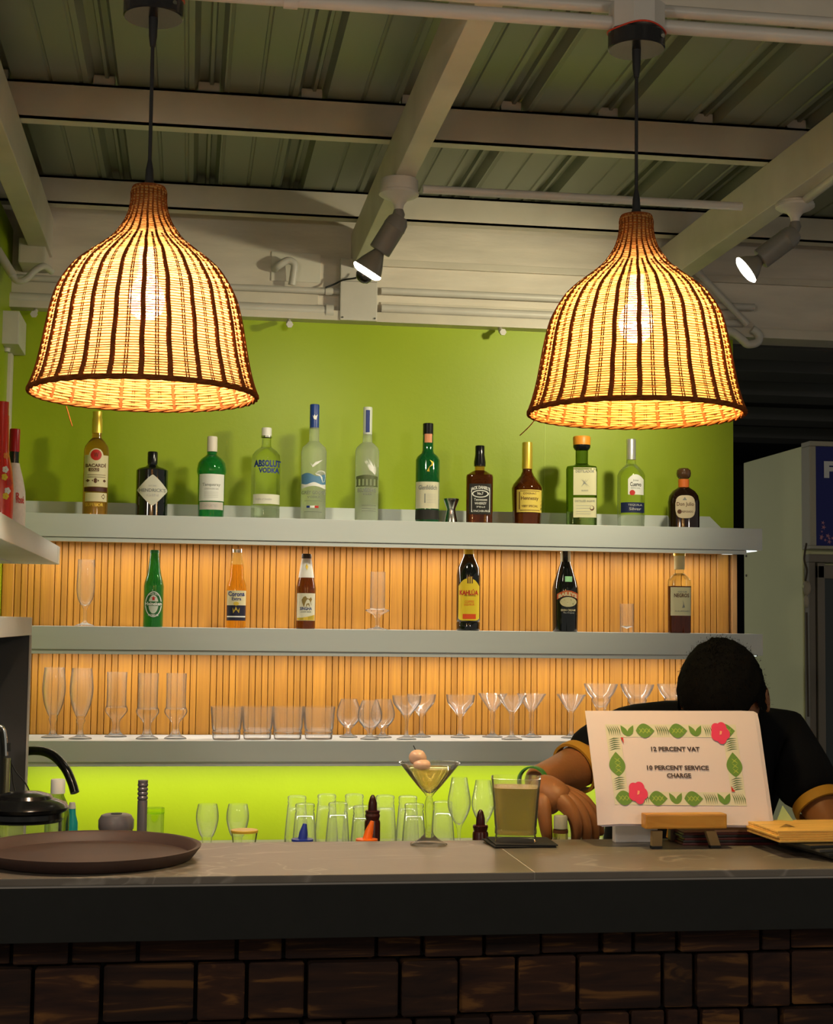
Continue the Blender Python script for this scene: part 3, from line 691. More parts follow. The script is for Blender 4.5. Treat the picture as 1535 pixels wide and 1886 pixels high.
# -- 2 gin apothecary
B = Bot('gin_bottle', 'squat black gin bottle with pale diamond label', 275, TY, Z1, n=2.6, group='spirits on the top shelf')
B.body([(29, 948), (29, 867), (26, 864), (13, 860), (9, 856), (9, 853)], DKGLS); B.part('stopper', [(9.3, 854), (9.3, 834), (8.3, 832)], BLACK, n=2)
f = lambda u: 28*(1-abs(2*u-1)**1.25)**1.0+.5
B.shape('label', 248, 304, lambda u: 905-f(u), lambda u: 905+f(u), mat('c_pearl', (.66, .64, .55), .5), nx=28); B.text("HENDRICK'S", 276, 905, 48, 6.5, GREY, bold=.02); B.text('GIN', 276, 914, 22, 4.5, LGREY); B.text('EST 1886', 276, 897, 14, 2.5, LGREY); B.done()
# -- 3 green gin
B = Bot('gin_bottle', 'shaker-shaped green gin bottle with white label and white cap', 385, TY, Z1, group='spirits on the top shelf')
B.body([(23.5, 950), (24, 930), (25, 876), (27, 870), (27, 864), (25, 853), (20, 846), (12, 840), (9, 837), (9, 832)], GRNGL); B.part('cap', [(9.6, 832), (9.3, 806), (8.5, 804)], mat('cap_cream', (.75, .68, .60), .5))
B.shape('label', 363, 408, 875, 924, PAPERW); B.shape('label', 364, 407, 926, 940, mat('c_pinkgrey', (.62, .55, .52))); B.text('Tanqueray', 385, 895, 33, 7, GREY); B.text('LONDON DRY GIN', 385, 902, 26, 3, LGREY)
for y in (908, 911, 914, 917): B.shape('rule', 372, 398, y, y+.5, LGREY, .001)
B.text('IMPORTED', 385, 933, 26, 5, LGREY); B.done()
# -- 4 vodka with blue lettering
B = Bot('vodka_bottle', 'clear vodka bottle with bold blue lettering and silver cap', 485.5, TY, Z1, group='spirits on the top shelf')
B.body([(26.5, 953), (27, 848), (25, 838), (19, 830), (10, 824), (8.8, 820), (8.8, 804)], CLEARL); B.part('cap', [(9.3, 806), (9.3, 790), (8.6, 788)], WHITE); B.part('neck_ring', [(10.2, 806), (10.2, 803)], STEEL)
B.text('ABSOLUT', 488, 856, 49, 13, NAVY, bold=.05); B.text('VODKA', 491, 868.5, 38, 10, NAVY, bold=.05); B.shape('label', 463, 511.5, 912, 930, mat('c_creamw', (.75, .74, .62))); B.text('Vodka of Sweden', 482, 921, 30, 4, LGREY)
B.part('inner_base', [(20, 951), (21, 938), (20, 936)], CLEARL); B.done()
# -- 5 frosted vodka w. goose
B = Bot('vodka_bottle', 'tall frosted vodka bottle with blue cap and a bird over blue water', 574, TY, Z1, group='spirits on the top shelf')
B.body([(23, 956), (23.5, 832), (21, 824), (14, 818), (9.5, 813), (9, 788)], FROST); B.part('cap', [(8.7, 789), (8.9, 747), (8.2, 745)], mat('blue_cap', (.015, .05, .25), .35))
B.prof2 = B.prof
B.shape('water', 552, 596, lambda u: 876-3*math.sin(u*7), lambda u: 892+2*math.sin(u*9), mat('c_blue', (.10, .24, .42)), .0006); B.shape('foam', 552, 596, lambda u: 892+2*math.sin(u*9), lambda u: 899-5*math.sin(u*3.1)+3, PAPERW, .0007)
B.poly('bird', [(577, 874), (583, 869), (590, 868), (595, 870), (596, 880), (594, 888), (591, 890), (590, 880), (585, 875)], PAPERW, .0012); B.poly('bird', [(566, 853), (570, 857), (572, 863), (576, 858), (583, 855), (591, 848), (584, 851), (577, 853), (572, 859)], PAPERW, .0012)
B.poly('cap_mark', [(570, 765), (573, 773), (575, 768), (577, 774), (580, 764), (576, 767), (574, 764), (572, 768)], PAPERW, .0015); B.text('GREY GOOSE', 574, 909, 43, 6.5, GREY, bold=.02); B.text('VODKA', 575, 917, 24, 4, GREY); B.shape('rule', 558, 590, 924, 924.6, GREY, .001)
B.shape('flag_blue', 562, 568, 933, 937, NAVY, .001); B.shape('flag_white', 568, 577, 933, 937, PAPERW, .001); B.shape('flag_red', 577, 584, 933, 937, RED, .001); B.shape('rule', 558, 590, 944, 944.6, GREY, .001); B.done()
# -- 6 frosted palace vodka
B = Bot('vodka_bottle', 'slim frosted vodka bottle etched with bare trees and a palace', 673, TY, Z1, group='spirits on the top shelf')
B.body([(21.5, 958), (22, 832), (20, 825), (13, 818), (9, 815), (8.5, 800)], FROST); B.part('cap', [(8.3, 801), (8.5, 752), (7.8, 750)], mat('c_frostcap', (.62, .66, .60), .35))
B.shape('tax_strip', 669.5, 677, 756, 797, NAVY, .0008, nx=4); B.shape('building', 653, 693, lambda u: 879-2.5*math.sin(PI*u), 884, mat('c_palace', (.10, .12, .05)), .0008)
for i in range(6): B.shape('column', 654+i*7, 657.5+i*7, 883, 897, MT['c_palace'], .0009, nx=3, nz=2)
B.shape('building', 653, 693, 896, 898, MT['c_palace'], .0008)
B.text('BELVEDERE', 673, 904.5, 34, 7, GREY, bold=.02); B.text('VODKA', 674, 912, 16, 3, GREY)
for y in (932, 938, 942): B.shape('rule', 664, 690, y, y+.6, GREY, .001)
random.seed(3)
for i in range(26):
    a = random.uniform(-.3, 2.2); x0, y0 = 690, 878; l = random.uniform(14, 38); x1 = x0-l*math.sin(a)*.6-1; y1 = y0-l*abs(math.cos(a*.5))
    x1 = max(656, x1); B.poly('branch', [(x0-l*.1, y0-2), ((x0+x1)/2+1, (y0+y1)/2-2), (x1, y1), ((x0+x1)/2, (y0+y1)/2)], PAPERW, .0009)
B.done()
# -- 7 green whisky
B = Bot('whisky_bottle', 'tall green whisky bottle with cream label and black cap beside the jigger', 785.5, TY, Z1, n=2.3, group='spirits on the top shelf')
GRD = mat('dark_green_glass', (.012, .16, .05), .05, trans=.6, ior=1.4, coat=.5)
B.body([(22, 960), (22.5, 940), (22.5, 848), (20, 842), (12, 835), (10.3, 830), (10, 816), (9.6, 800)], GRD); B.part('cap', [(9.8, 801), (9.8, 781), (9, 780)], BLACK)
B.shape('dark_foot', 763.2, 808, 940, 958, INK); B.shape('neck_label', 779, 793, 800, 816, mat('c_orange_lbl', (.75, .30, .15)), .0008); B.shape('label', 764, 807.5, 889, 938, mat('c_ivory', (.68, .64, .48))); B.text('Glenfiddich', 786, 899.5, 34, 8.5, GREY, bold=.02)
for y in (912, 915, 918, 921, 924, 927): B.shape('rule', 784, 801, y, y+.6, LGREY, .001)
B.shape('rule', 780, 782, 911, 928, GREY, .001); B.poly('stag_emblem', [(789, 849), (796, 853), (795, 859), (789, 862), (784, 870), (789, 871), (788, 862), (793, 857), (792, 853)], GOLD); B.done()
# -- 8 jigger
B = Bot('jigger', 'small steel double cone jigger on the top shelf between two whiskies', 829.5, TY+.01, Z1, 'jigger')
B.body([(13, 961), (12, 958), (8, 938.5), (8.5, 937), (13, 925), (14.5, 921), (14.8, 919)], STEEL); B.part('inner_cup', [(13.6, 919.5), (13.6, 918.6)], col('dark_inner', (.05, .05, .05))); B.done()
# -- 9 square whiskey
B = Bot('whiskey_bottle', 'square whiskey bottle with black label and white lettering', 882, TY, Z1, n=5, group='spirits on the top shelf')
B.body([(24.5, 961), (25, 880), (24, 876), (15, 870), (10, 867)], DKAMB); B.part('neck', [(9, 868), (9, 858)], AMBER, n=2); B.part('cap', [(10.8, 859), (11, 852), (8.8, 838), (8.7, 822), (8, 821)], BLACK, n=2)
B.shape('label', 863, 903.5, 893, 949, INK); B.text("JACK DANIEL'S", 883.5, 900.5, 35, 8, PAPERW, bold=.04, bend=4)
ro = [(883.5+15*math.cos(a), 911+7*math.sin(a)) for a in [2*PI*i/24 for i in range(24)]]
B.oval('emblem', 883.5, 911.5, 15.5, 7, PAPERW, .0008); B.oval('emblem_inner', 883.5, 911.5, 13, 5.2, INK, .0011); B.text('No.7', 883.5, 911, 11, 5, PAPERW, .0014, .03)
B.text('Tennessee', 884, 922, 24, 5, PAPERW); B.text('WHISKEY', 884, 929, 22, 4.5, PAPERW, bold=.02); B.text('70cl', 884, 935.5, 16, 3, PAPERW); B.text('LYNCHBURG', 884, 943, 32, 4, PAPERW)
for x in (867, 900): B.shape('rule', x, x+1, 903, 945, PAPERW, .001, nx=2)
B.done()
# -- 10 cognac
B = Bot('cognac_bottle', 'broad-shouldered cognac bottle with gold capsule and yellow label', 970, TY, Z1, group='spirits on the top shelf')
B.body([(25.5, 961), (27, 935), (28.5, 900), (26, 893), (20, 885), (13, 877), (9.3, 869), (8.8, 863)], DKAMB); B.part('capsule', [(9.8, 864), (9.5, 817), (9, 815)], GOLD)
B.shape('label', 951, 996.5, 904, 945, mat('c_honey', (.82, .62, .12))); B.text('Hennessy', 975, 920.5, 32, 9, BROWN, bold=.01); B.text('VERY SPECIAL', 975, 934, 30, 4, BROWN); B.text('COGNAC', 975, 911, 24, 3.5, BROWN); 
for y0, y1 in ((906, 907), (941, 942)): B.shape('rule', 957, 993, y0, y1, BROWN, .001)
B.shape('rule', 955.5, 957, 908, 940, BROWN, .001, nx=2); B.done()
# -- 11 square tequila
B = Bot('tequila_bottle', 'square tequila bottle with orange wooden stopper and two cream labels', 1071, TY, Z1, n=6, group='spirits on the top shelf')
B.body([(28, 964), (28.5, 866), (27, 861), (14, 858), (11.5, 855)], glassmat('smoke_glass', (.45, .55, .30), 0, .75)); B.part('neck', [(11.5, 857), (11.5, 829)], MT['smoke_glass'], n=2)
B.part('collar', [(13, 829), (16, 824), (16, 820)], BLACK, n=2); B.part('stopper', [(16, 820), (16.3, 806), (15, 804)], mat('orange_stopper', (.80, .30, .03), .4), n=2)
B.shape('label', 1056, 1098, 864, 914, mat('c_butter', (.72, .68, .44))); B.shape('label', 1056, 1098, 919, 955, MT['c_butter']); B.text('DESTILADOR', 1077, 871, 34, 5, GREY, bold=.02)
for i, (a, l) in enumerate(((.6, 13), (.9, 11), (1.4, 10), (-.7, 12), (2.2, 9), (.2, 9))): B.poly('agave', [(1076, 892), (1076+l*math.cos(a)-1, 892+l*math.sin(a)), (1076-l*math.cos(a)*.6, 892-l*math.sin(a))], GREY)
B.text('BLANCO', 1077, 906, 12, 2.5, GREY); B.text('DISTILLED AGAVE', 1077, 925, 36, 4, GREY); 
for y in (933, 938, 944, 948): B.shape('rule', 1061, 1088, y, y+.6, LGREY, .001)
B.oval('seal', 1090, 938, 4, 4.5, BROWN, .001); B.oval('seal_inner', 1089.5, 937, 2.8, 3, MT['c_butter'], .0013); B.done()
# -- 12 clear tequila
B = Bot('tequila_bottle', 'clear tequila bottle with silver cap, arched white label and navy band', 1162.5, TY, Z1, group='spirits on the top shelf')
B.body([(24.5, 965), (25.5, 940), (25.5, 876), (22, 868), (14, 860), (9, 855), (8.5, 846)], CLEARL); B.part('cap', [(8.8, 847), (8.8, 811), (8, 809)], mat('satin_silver', (.7, .7, .68), .3, metal=.7))
B.shape('label', 1157, 1185.5, lambda u: 876+9*abs(2*u-1)**2.2, 913, PAPERW); B.text('Jose', 1171, 887, 10, 4, GREY); B.text('Cuervo', 1171, 894, 20, 8, INK, bold=.02); B.text('ESPECIAL', 1171, 901, 17, 2.5, GREY); B.oval('wax_seal', 1165, 909.5, 5, 5, RED, .0013)
B.shape('band', 1144, 1186.5, 927, 946, mat('c_midnight', (.012, .02, .08))); B.text('TEQUILA', 1170, 932, 26, 4, LGREY); B.text('Silver', 1170, 939, 22, 5, LGREY); B.done()
# -- 13 round-shouldered dark tequila
B = Bot('tequila_bottle', 'dark round-shouldered tequila bottle with ball stopper and orange collar', 1260, TY, Z1, n=2.5, ky=.8, group='spirits on the top shelf')
B.body([(29, 966), (29, 925), (27, 914), (21, 905), (12, 899), (9.5, 897)], mat('c_espresso', (.018, .007, .004), .08, coat=.4)); B.part('collar', [(10, 898), (10, 883)], mat('orange_band', (.80, .18, .03), .5), n=2, ky=1)
B.part('stopper', [(9, 882), (12.5, 878), (13.5, 872), (12.5, 866), (9, 863)], mat('c_stopper_brown', (.10, .045, .02), .2, coat=.4), n=2, ky=1)
B.oval('label', 1263, 935, 18, 21, mat('c_cream2', (.72, .60, .42)), p=3.2); B.text('Don Julio', 1263, 931, 31, 9, BROWN, bold=.01); B.text('REPOSADO', 1267, 944, 20, 3.5, BROWN); B.oval('seal', 1252.5, 944, 4, 4, BROWN, .001); B.poly('agave', [(1258, 923), (1262, 917), (1266, 923)], GREY); B.done()
# ---------------- middle shelf
MY = 4.545
B = Bot('beer_bottle', 'green beer bottle with oval label and red star', 283, MY, Z2, group='beers on the middle shelf')
B.body([(18, 1152), (18.3, 1080), (17, 1072), (13.5, 1060), (11, 1045), (8.3, 1022), (8, 1018)], GRNGL); B.part('crown_cap', [(8.8, 1019), (8.3, 1014), (7, 1013)], mat('green_cap', (.02, .25, .06), .4))
B.oval('label', 283, 1113, 16.5, 25, mat('c_dkgreen', (.01, .12, .03))); B.oval('ring', 283, 1113, 15, 23.5, PAPERW, .0009); B.oval('ring_inner', 283, 1113, 13.6, 22, MT['c_dkgreen'], .0012); B.oval('oval_panel', 283, 1113, 9, 17, mat('c_pale', (.6, .65, .6)), .0015)
B.shape('banner', 267, 299.5, 1108, 1116, MT['c_dkgreen'], .0018); B.text('Heineken', 283, 1112, 30, 6.5, PAPERW, .0022, .03); B.text('LAGER BEER', 283, 1094, 20, 3.5, PAPERW, .0022, 0, 2); 
B.poly('star', [(283+ (4.5 if i % 2 == 0 else 1.9)*math.sin(i*PI/5), 1102-(4.5 if i % 2 == 0 else 1.9)*math.cos(i*PI/5)) for i in range(10)], RED, .0022); B.text('PREMIUM', 283, 1133, 18, 3.5, PAPERW, .0022); B.done()
B = Bot('beer_bottle', 'clear beer bottle of golden lager with blue and cream label', 435.5, MY, Z2, group='beers on the middle shelf')
B.body([(18, 1154), (18.5, 1086), (17.5, 1078), (13.5, 1066), (12, 1040)], BEER); B.part('neck', [(12, 1040.3), (8.8, 1019)], CLEARL); B.part('crown_cap', [(9, 1018), (8.5, 1012), (7, 1011)], STEEL)
B.shape('label', 418.5, 453, 1088, 1115, CREAML); B.text('Corona', 435.5, 1094.5, 30, 9, NAVY, bold=.03, bend=-1); B.text('Extra', 436, 1103, 17, 6, NAVY, bold=.02); B.shape('label', 418.5, 453, 1115, 1143, mat('c_inkblue', (.012, .012, .04))); B.shape('rule', 419, 452.5, 1134.5, 1137, PAPERW, .001)
B.poly('crown', [(429, 1119), (432, 1125), (435, 1117), (439, 1125), (442, 1119), (441, 1129), (430, 1129)], GOLD); B.oval('crest', 435.5, 1112, 5, 3.5, GOLD, .001); B.done()
B = Bot('beer_bottle', 'brown beer bottle with white foil neck and gold lion label', 563.7, MY, Z2, group='beers on the middle shelf')
B.body([(18, 1155), (18.3, 1083), (17, 1076), (14.5, 1066), (14, 1064), (8.5, 1028), (8.2, 1022)], BRNGL); B.part('foil', [(14.4, 1064), (12, 1048), (8.9, 1029)], PAPERW); B.part('crown_cap', [(9.3, 1028), (9, 1022), (7.5, 1020)], col('cap_dark', (.05, .045, .04)))
B.shape('label', 547.5, 580.5, 1093, 1143, mat('c_cream3', (.75, .72, .58)));
LION = [(556, 1105), (559, 1100), (563, 1098), (566, 1102), (570, 1103), (573, 1100), (575, 1104), (573, 1109), (574, 1115), (571, 1117), (570, 1111), (565, 1112), (564, 1117), (560, 1118), (561, 1112), (557, 1110)]
B.poly('lion', LION, col('antique_gold', (.28, .19, .05))); B.text('SINGHA', 564, 1121, 22, 6, NAVY, bold=.03); B.text('LAGER BEER', 564, 1127, 20, 2.5, GREY); B.shape('gold_foot', 548, 580, lambda u: 1138-6*u*u, 1142.5, GOLD, .001)
B.poly('neck_emblem', [(562, 1044), (564, 1038), (567, 1044), (565, 1051)], GOLD, .0018); B.done()
B = Bot('liqueur_bottle', 'dark coffee liqueur bottle with arched yellow label and red lettering', 863, MY, Z2, group='liqueurs on the middle shelf')
B.body([(21.5, 1158), (22, 1148), (21, 1145), (22, 1142), (22.3, 1060), (20, 1046), (13, 1032), (9.5, 1024), (9, 1008)], DKGLS); B.part('cap', [(8.5, 1009), (8.5, 998)], BLACK); B.shape('yellow_band', 853.6, 872.4, 1011, 1021, YEL)
B.shape('label', 845, 883, lambda u: 1066+14*abs(2*u-1)**2.6, lambda u: 1143-4*abs(2*u-1)**8, YEL); B.text('KAHLÚA', 864, 1091, 34, 11, RED, bold=.04); B.text('THE ORIGINAL', 866, 1097.5, 22, 2, BROWN); B.text('COFFEE', 865, 1108.5, 17, 4.5, ORG, bold=.02); B.text('LIQUEUR', 865, 1114, 19, 4.5, ORG, bold=.02)
B.shape('red_panel', 853, 877, 1131, 1140, mat('c_redorange', (.75, .08, .01)), .001); B.shape('arch_motif', 861, 871, 1062, 1075, BROWN, .0011); B.shape('arch_motif', 863, 865, 1063, 1075, GOLD, .0014, nx=2); B.shape('arch_motif', 867, 869, 1063, 1075, GOLD, .0014, nx=2); B.done()
B = Bot('liqueur_bottle', 'near-black cream liqueur bottle with arched red and gold label', 1041.6, MY, Z2, group='liqueurs on the middle shelf')
B.body([(23, 1161), (24.5, 1090), (24, 1083), (21, 1071), (14, 1050), (9.5, 1037), (9.3, 1008)], DKGLS); B.part('cap', [(9, 1008), (9, 998)], BLACK); B.shape('neck_wrap', 1032.5, 1037, 1008, 1035, mat('c_cream4', (.72, .72, .5))); B.shape('neck_wrap', 1046, 1051, 1008, 1035, MT['c_cream4'])
B.shape('label_arch', 1026.5, 1066, lambda u: 1088+7*(2*u-1)**2, lambda u: 1098+7*(2*u-1)**2, mat('c_rust', (.55, .10, .02))); B.text('BAILEYS', 1046, 1094, 33, 7, CREAML, bold=.04, bend=5)
B.oval('landscape', 1047, 1109, 15, 9, mat('c_cream5', (.66, .60, .36)), .0008); B.poly('hills', [(1034, 1109), (1040, 1105), (1046, 1110), (1052, 1104), (1059, 1108), (1056, 1114), (1040, 1114)], mat('c_olive', (.12, .14, .03))); B.text('IRISH CREAM', 1047, 1124, 26, 4, CREAML); B.text('The Original', 1048, 1129, 20, 3, LGREY)
B.shape('tag', 1041, 1054, 1062, 1072, mat('c_mint', (.25, .6, .3))); B.done()
B = Bot('rum_bottle', 'square dark rum bottle with cream stopper on the middle shelf', 1252, MY, Z2, n=5, group='liqueurs on the middle shelf')
B.body([(21, 1163), (21.5, 1080)], mat('dark_rum', (.10, .022, .006), .04, trans=.6, ior=1.36, coat=.5)); B.part('shoulder', [(21.5, 1080), (21, 1069), (14, 1060), (8.5, 1056), (8.5, 1048)], CLEARL)
B.part('stopper', [(9.5, 1049), (10, 1022), (10.5, 1021), (10.5, 1013)], mat('c_cream6', (.78, .68, .35)), n=2); B.part('stopper_band', [(10.8, 1024), (10.8, 1019)], GOLD, n=2)
B.shape('label', 1236, 1272.5, 1082, 1134, MT['c_butter']); B.text('AGED RUM', 1257, 1090.5, 16, 3, GREY); B.text('NEGROS', 1256, 1097, 27, 7, BROWN, bold=.03)
B.poly('cane_figure', [(1258, 1105), (1260, 1112), (1262, 1119), (1257, 1120), (1259, 1113)], GREY); B.text('PHILIPPINES', 1257, 1126, 26, 2.5, GREY); B.done()

# ================================================================ GLASSWARE
def glass(name, label, cat, outer, th=2.4, floor=None, px0=0, Y=4.6, m=None, n=2, seg=36, group=None, flute=0):
    """outer: [(half px, height px)] from foot to rim of a glass at plane Y; bowl floor at height `floor` px"""
    s = mpp(600, Y); t = thing(name, label, cat, (0, 0, 0), group); b = NB()
    O = [(r*s, z*s) for r, z in outer]
    P = smoothcurve([Vector((r, 0, z)) for r, z in O], 3); O2 = [(max(0, p.x), max(0, p.z)) for p in P]
    I = [(max(.0004, r-th*s*.8), z) for r, z in O2 if z > floor*s+.001]
    prof = [(0, 0)]+O2+list(reversed(I))+[(0, floor*s)]
    rev(b, prof, seg, n=n); obj('glass_body' if 0 else 'bowl', b, m or GLASS, t, smooth=50); return t
def put(root, px, py_foot, Y, zb, label, first, group=None, sc=None, flip=False, H=0):
    p = at(px, py_foot, Y); loc = Vector((p.x, Y, zb))
    if first: root.location = loc; root['label'] = label; o = root
    else: o = dup(root, loc, 0, label, group)
    if sc: o.scale = sc
    return o
GY = 4.58
# middle shelf glasses
g1 = glass('champagne_flute', 'empty champagne flute at the left end of the middle shelf', 'glass', [(17, 0), (16, 2), (8, 5), (3.2, 9), (3, 20), (3.2, 30), (6, 36), (13, 48), (16, 66), (15.5, 95), (14.5, 119)], floor=36)
put(g1, 156, 1150, GY, Z2, g1['label'], True)
g1 = glass('cocktail_glass', 'slim straight stemmed glass between the lion label beer and coffee liqueur', 'glass', [(20, 0), (18, 1.5), (6, 4), (3.5, 8), (4, 20), (8, 27), (20, 33), (22, 36), (14.5, 38), (13.5, 44), (13.5, 70), (13.5, 106)], floor=38)
put(g1, 695, 1157, GY, Z2, g1['label'], True)
g1 = glass('shot_glass', 'tall shot glass between the cream liqueur and the square rum', 'glass', [(12, 0), (12.5, 1), (12.7, 20), (13, 54)], floor=7); put(g1, 1155, 1160, GY, Z2, g1['label'], True)
# bottom shelf
def row(root, items, Y=GY, zb=Z3, group=None):
    root['group'] = group
    for i, (px, dy, lab) in enumerate(items): put(root, px, 1355, Y+dy, zb, lab, i == 0, group)
pil = glass('pilsner_glass', '', 'glass', [(20, 0), (19, 1.5), (9, 5), (5, 10), (4.5, 22), (8, 32), (6.5, 36), (10, 42), (17, 60), (20.5, 82), (20, 100), (17.5, 124)], floor=40)
row(pil, [(97, .02, 'tulip beer glass at the far left end of the lowest shelf'), (148, -.03, 'tulip beer glass second from the left end of the lowest shelf')], group='tulip beer glasses')
ft = glass('footed_glass', '', 'glass', [(20, 0), (19, 1.5), (11, 6), (7.5, 12), (6.5, 22), (8, 30), (18, 42), (20.5, 48), (19, 54), (17.5, 58), (17.5, 90), (18, 116)], floor=50)
row(ft, [(213, .05, 'footed highball glass nearest the tulip beer glasses'), (271, -.03, 'footed highball glass in the middle of its trio'), (323, -.02, 'footed highball glass nearest the tumblers')], group='footed highball glasses')
rk = glass('tumbler', '', 'glass', [(22, 0), (24, 1), (24.5, 7), (23, 8.5), (25, 10), (25, 15), (23.6, 17), (26, 19), (27.5, 38), (29, 58)], floor=11, n=3.2, th=2)
row(rk, [(417, -.05, 'ridged-base tumbler next to the footed glasses, leftmost of four'), (474, -.04, 'ridged-base tumbler second from the left of four'), (530, -.04, 'ridged-base tumbler third from the left of four'), (587, -.03, 'ridged-base tumbler beside the brandy snifters')], group='ridged tumblers')
sn = glass('brandy_snifter', '', 'glass', [(17, 0), (16, 1.5), (8, 5), (4.5, 9), (5, 15), (12, 22), (20, 32), (22.5, 42), (20.5, 54), (16, 66), (14.5, 70)], floor=21)
row(sn, [(642, .04, 'brandy snifter beside the tumblers'), (681, -.04, 'brandy snifter standing nearest the shelf edge, middle of three'), (705, .03, 'brandy snifter beside the coupe glasses')], group='brandy snifters')
cp = glass('coupe_glass', '', 'glass', [(18, 0), (17, 1.5), (8, 5), (3.5, 10), (3.5, 34), (7, 42), (13, 50), (20, 58), (25, 66), (27, 79)], floor=44)
row(cp, [(749, -.04, 'coupe glass nearest the snifters'), (776, .05, 'coupe glass half hidden behind another coupe'), (848, .03, 'coupe glass standing alone between coupes and martini glasses')], group='coupe glasses')
mg = glass('martini_glass', '', 'glass', [(19, 0), (18, 1.5), (8, 5), (4, 10), (3.6, 30), (5, 40), (4, 46), (8, 52), (17, 64), (28, 81)], floor=50)
row(mg, [(907.5, .05, 'empty martini glass leftmost of the shelf group'), (943, -.04, 'empty martini glass at the front of the shelf group'), (979, .05, 'empty martini glass right of the overlapping pair'), (1052.5, .02, 'empty martini glass just left of the paper sign')], group='martini glasses on the shelf')
mr = glass('margarita_glass', '', 'glass', [(19, 0), (18, 1.5), (9, 5), (5, 12), (5, 34), (9, 44), (8, 50), (12, 60), (18, 70), (17.5, 74), (24, 82), (30, 94), (32, 101)], floor=56)
row(mr, [(1107, .02, 'stepped margarita glass above the left corner of the sign'), (1174, .0, 'stepped margarita glass above the sign, middle of three'), (1242, .02, 'stepped margarita glass beside the dark-haired head')], group='margarita glasses')
# back counter: upturned highballs, wine glasses, goblets
hb = glass('highball_glass', '', 'glass', [(23, 0), (22, 30), (20.5, 60), (18.5, 95), (17, 118), (15.5, 122), (17.5, 125), (16, 130), (17.5, 134), (16.5, 139), (15, 140)], floor=0, th=2, Y=4.5)
bm = NB(); s_ = mpp(600, 4.5)
me = hb.children[0].data   # upturned: solid end on top, open mouth below
b = NB(); O = [(23, 0), (22, 30), (20.5, 60), (18.5, 95), (17.2, 116), (15.8, 120), (17.6, 124), (16.2, 129), (17.6, 134), (17, 139), (15, 141)]; I = [(15, 108), (17, 95), (19, 60), (20.6, 30), (21.7, 0)]
rev(b, [(r*s_, z*s_) for r, z in O]+[(0, 141*s_), (0, 108*s_)][:1]+[(0, 108*s_)]+[(r*s_, z*s_) for r, z in I]+[(23*s_, 0)], 32)
nm = bpy.data.meshes.new('bowl'); bmesh.ops.remove_doubles(b, verts=b.verts, dist=1e-5); bmesh.ops.recalc_face_normals(b, faces=b.faces); b.to_mesh(nm); b.free(); nm.materials.append(GLASS)
for p in nm.polygons: p.use_smooth = True
hb.children[0].data = nm
hb['group'] = 'upturned highball glasses'
ZB = .84
hs = [(545, 4.60, 1.06), (560, 4.42, .99), (600, 4.60, 1.07), (621, 4.42, .99), (651, 4.60, 1.07), (667, 4.35, .97), (708, 4.55, 1.04), (750, 4.52, 1.04), (762, 4.36, .97), (815, 4.48, .98)]
hl = ['upturned highball glass far left at the back of the group', 'upturned highball glass behind the blue pourer', 'upturned highball glass second from left in the back line', 'upturned highball glass between the blue and orange pourers', 'upturned highball glass left of the brown sauce cap, at the back', 'upturned highball glass left of the orange pourer, at the front', 'upturned highball glass right beside the brown sauce cap', 'upturned highball glass at the back, left of the cocktail', 'upturned highball glass at the front, left of the cocktail stem', 'upturned highball glass right of the cocktail stem']
tops = [1466, 1480, 1463, 1478, 1463, 1484, 1465, 1466, 1480, 1476]
for i, ((px, Y, q), lab, tp) in enumerate(zip(hs, hl, tops)):
    H = at(px, tp, Y).z-ZB; put(hb, px, 1600, Y, ZB, lab, i == 0, 'upturned highball glasses', (1, 1, H/(141*s_)))
wg = glass('wine_glass', '', 'glass', [(22, 0), (20, 2), (8, 5), (3.5, 12), (3, 50), (6, 66), (14, 84), (20, 104), (21, 122), (17, 150), (14, 172)], floor=66, Y=4.5)
wg['group'] = 'wine glasses on the back counter'
for i, (px, Y, tp, lab) in enumerate([(845, 4.40, 1432, 'wine glass right of the cocktail, nearest it'), (889, 4.45, 1437, 'wine glass behind the tumbler drink')]):
    put(wg, px, 1600, Y, ZB, lab, i == 0, 'wine glasses on the back counter', (1, 1, (at(px, tp, Y).z-ZB)/(172*s_)))
gb = glass('goblet', '', 'glass', [(18, 0), (17, 2), (8, 6), (7, 12), (9, 50), (12, 58), (16, 72), (20, 96), (20, 118), (17, 140)], floor=55, Y=4.4)
gb['group'] = 'goblets on the back counter'; s4 = mpp(600, 4.4)
for i, (px, Y, tp, lab) in enumerate([(380, 4.4, 1481, 'small goblet glass nearest the tray'), (436, 4.4, 1481, 'small goblet glass behind the yellow-rimmed dish')]):
    put(gb, px, 1600, Y, ZB, lab, i == 0, 'goblets on the back counter', (1, 1, (at(px, tp, Y).z-ZB)/(140*s4)))
# low dish with yellow rim, jar behind stick
def beh(px, Y, top, r, name, lab, cat, m, zb=.90):
    B = Bot(name, lab, px, Y, zb, cat); return B
B = Bot('glass_dish', 'low clear dish with an amber rim just behind the bar top', 459, 3.02, .90, 'dish'); B.body([(18, 1600), (20, 1560), (24, 1532)], GLASS); B.part('rim', [(24.5, 1533), (25, 1529), (24, 1528)], mat('amber_rim', (.7, .45, .05), .3)); B.done()
B = Bot('storage_jar', 'clear cylindrical jar standing behind the steel muddler', 295, 4.3, ZB, 'jar'); B.body([(17, 1600), (17, 1500), (16, 1497)], glassmat('green_tint', (.85, .95, .5))); B.part('lid', [(17.5, 1498), (17.5, 1488)], MT['green_tint']); B.done()
# green-lit glass cluster behind person
B = Bot('carafe', 'clear ribbed carafe between the hand and the paper sign', 1080, 4.35, ZB, 'carafe'); B.body([(34, 1600), (36, 1520), (38, 1470), (32, 1440), (22, 1425), (24, 1405)], GLASS); B.done()

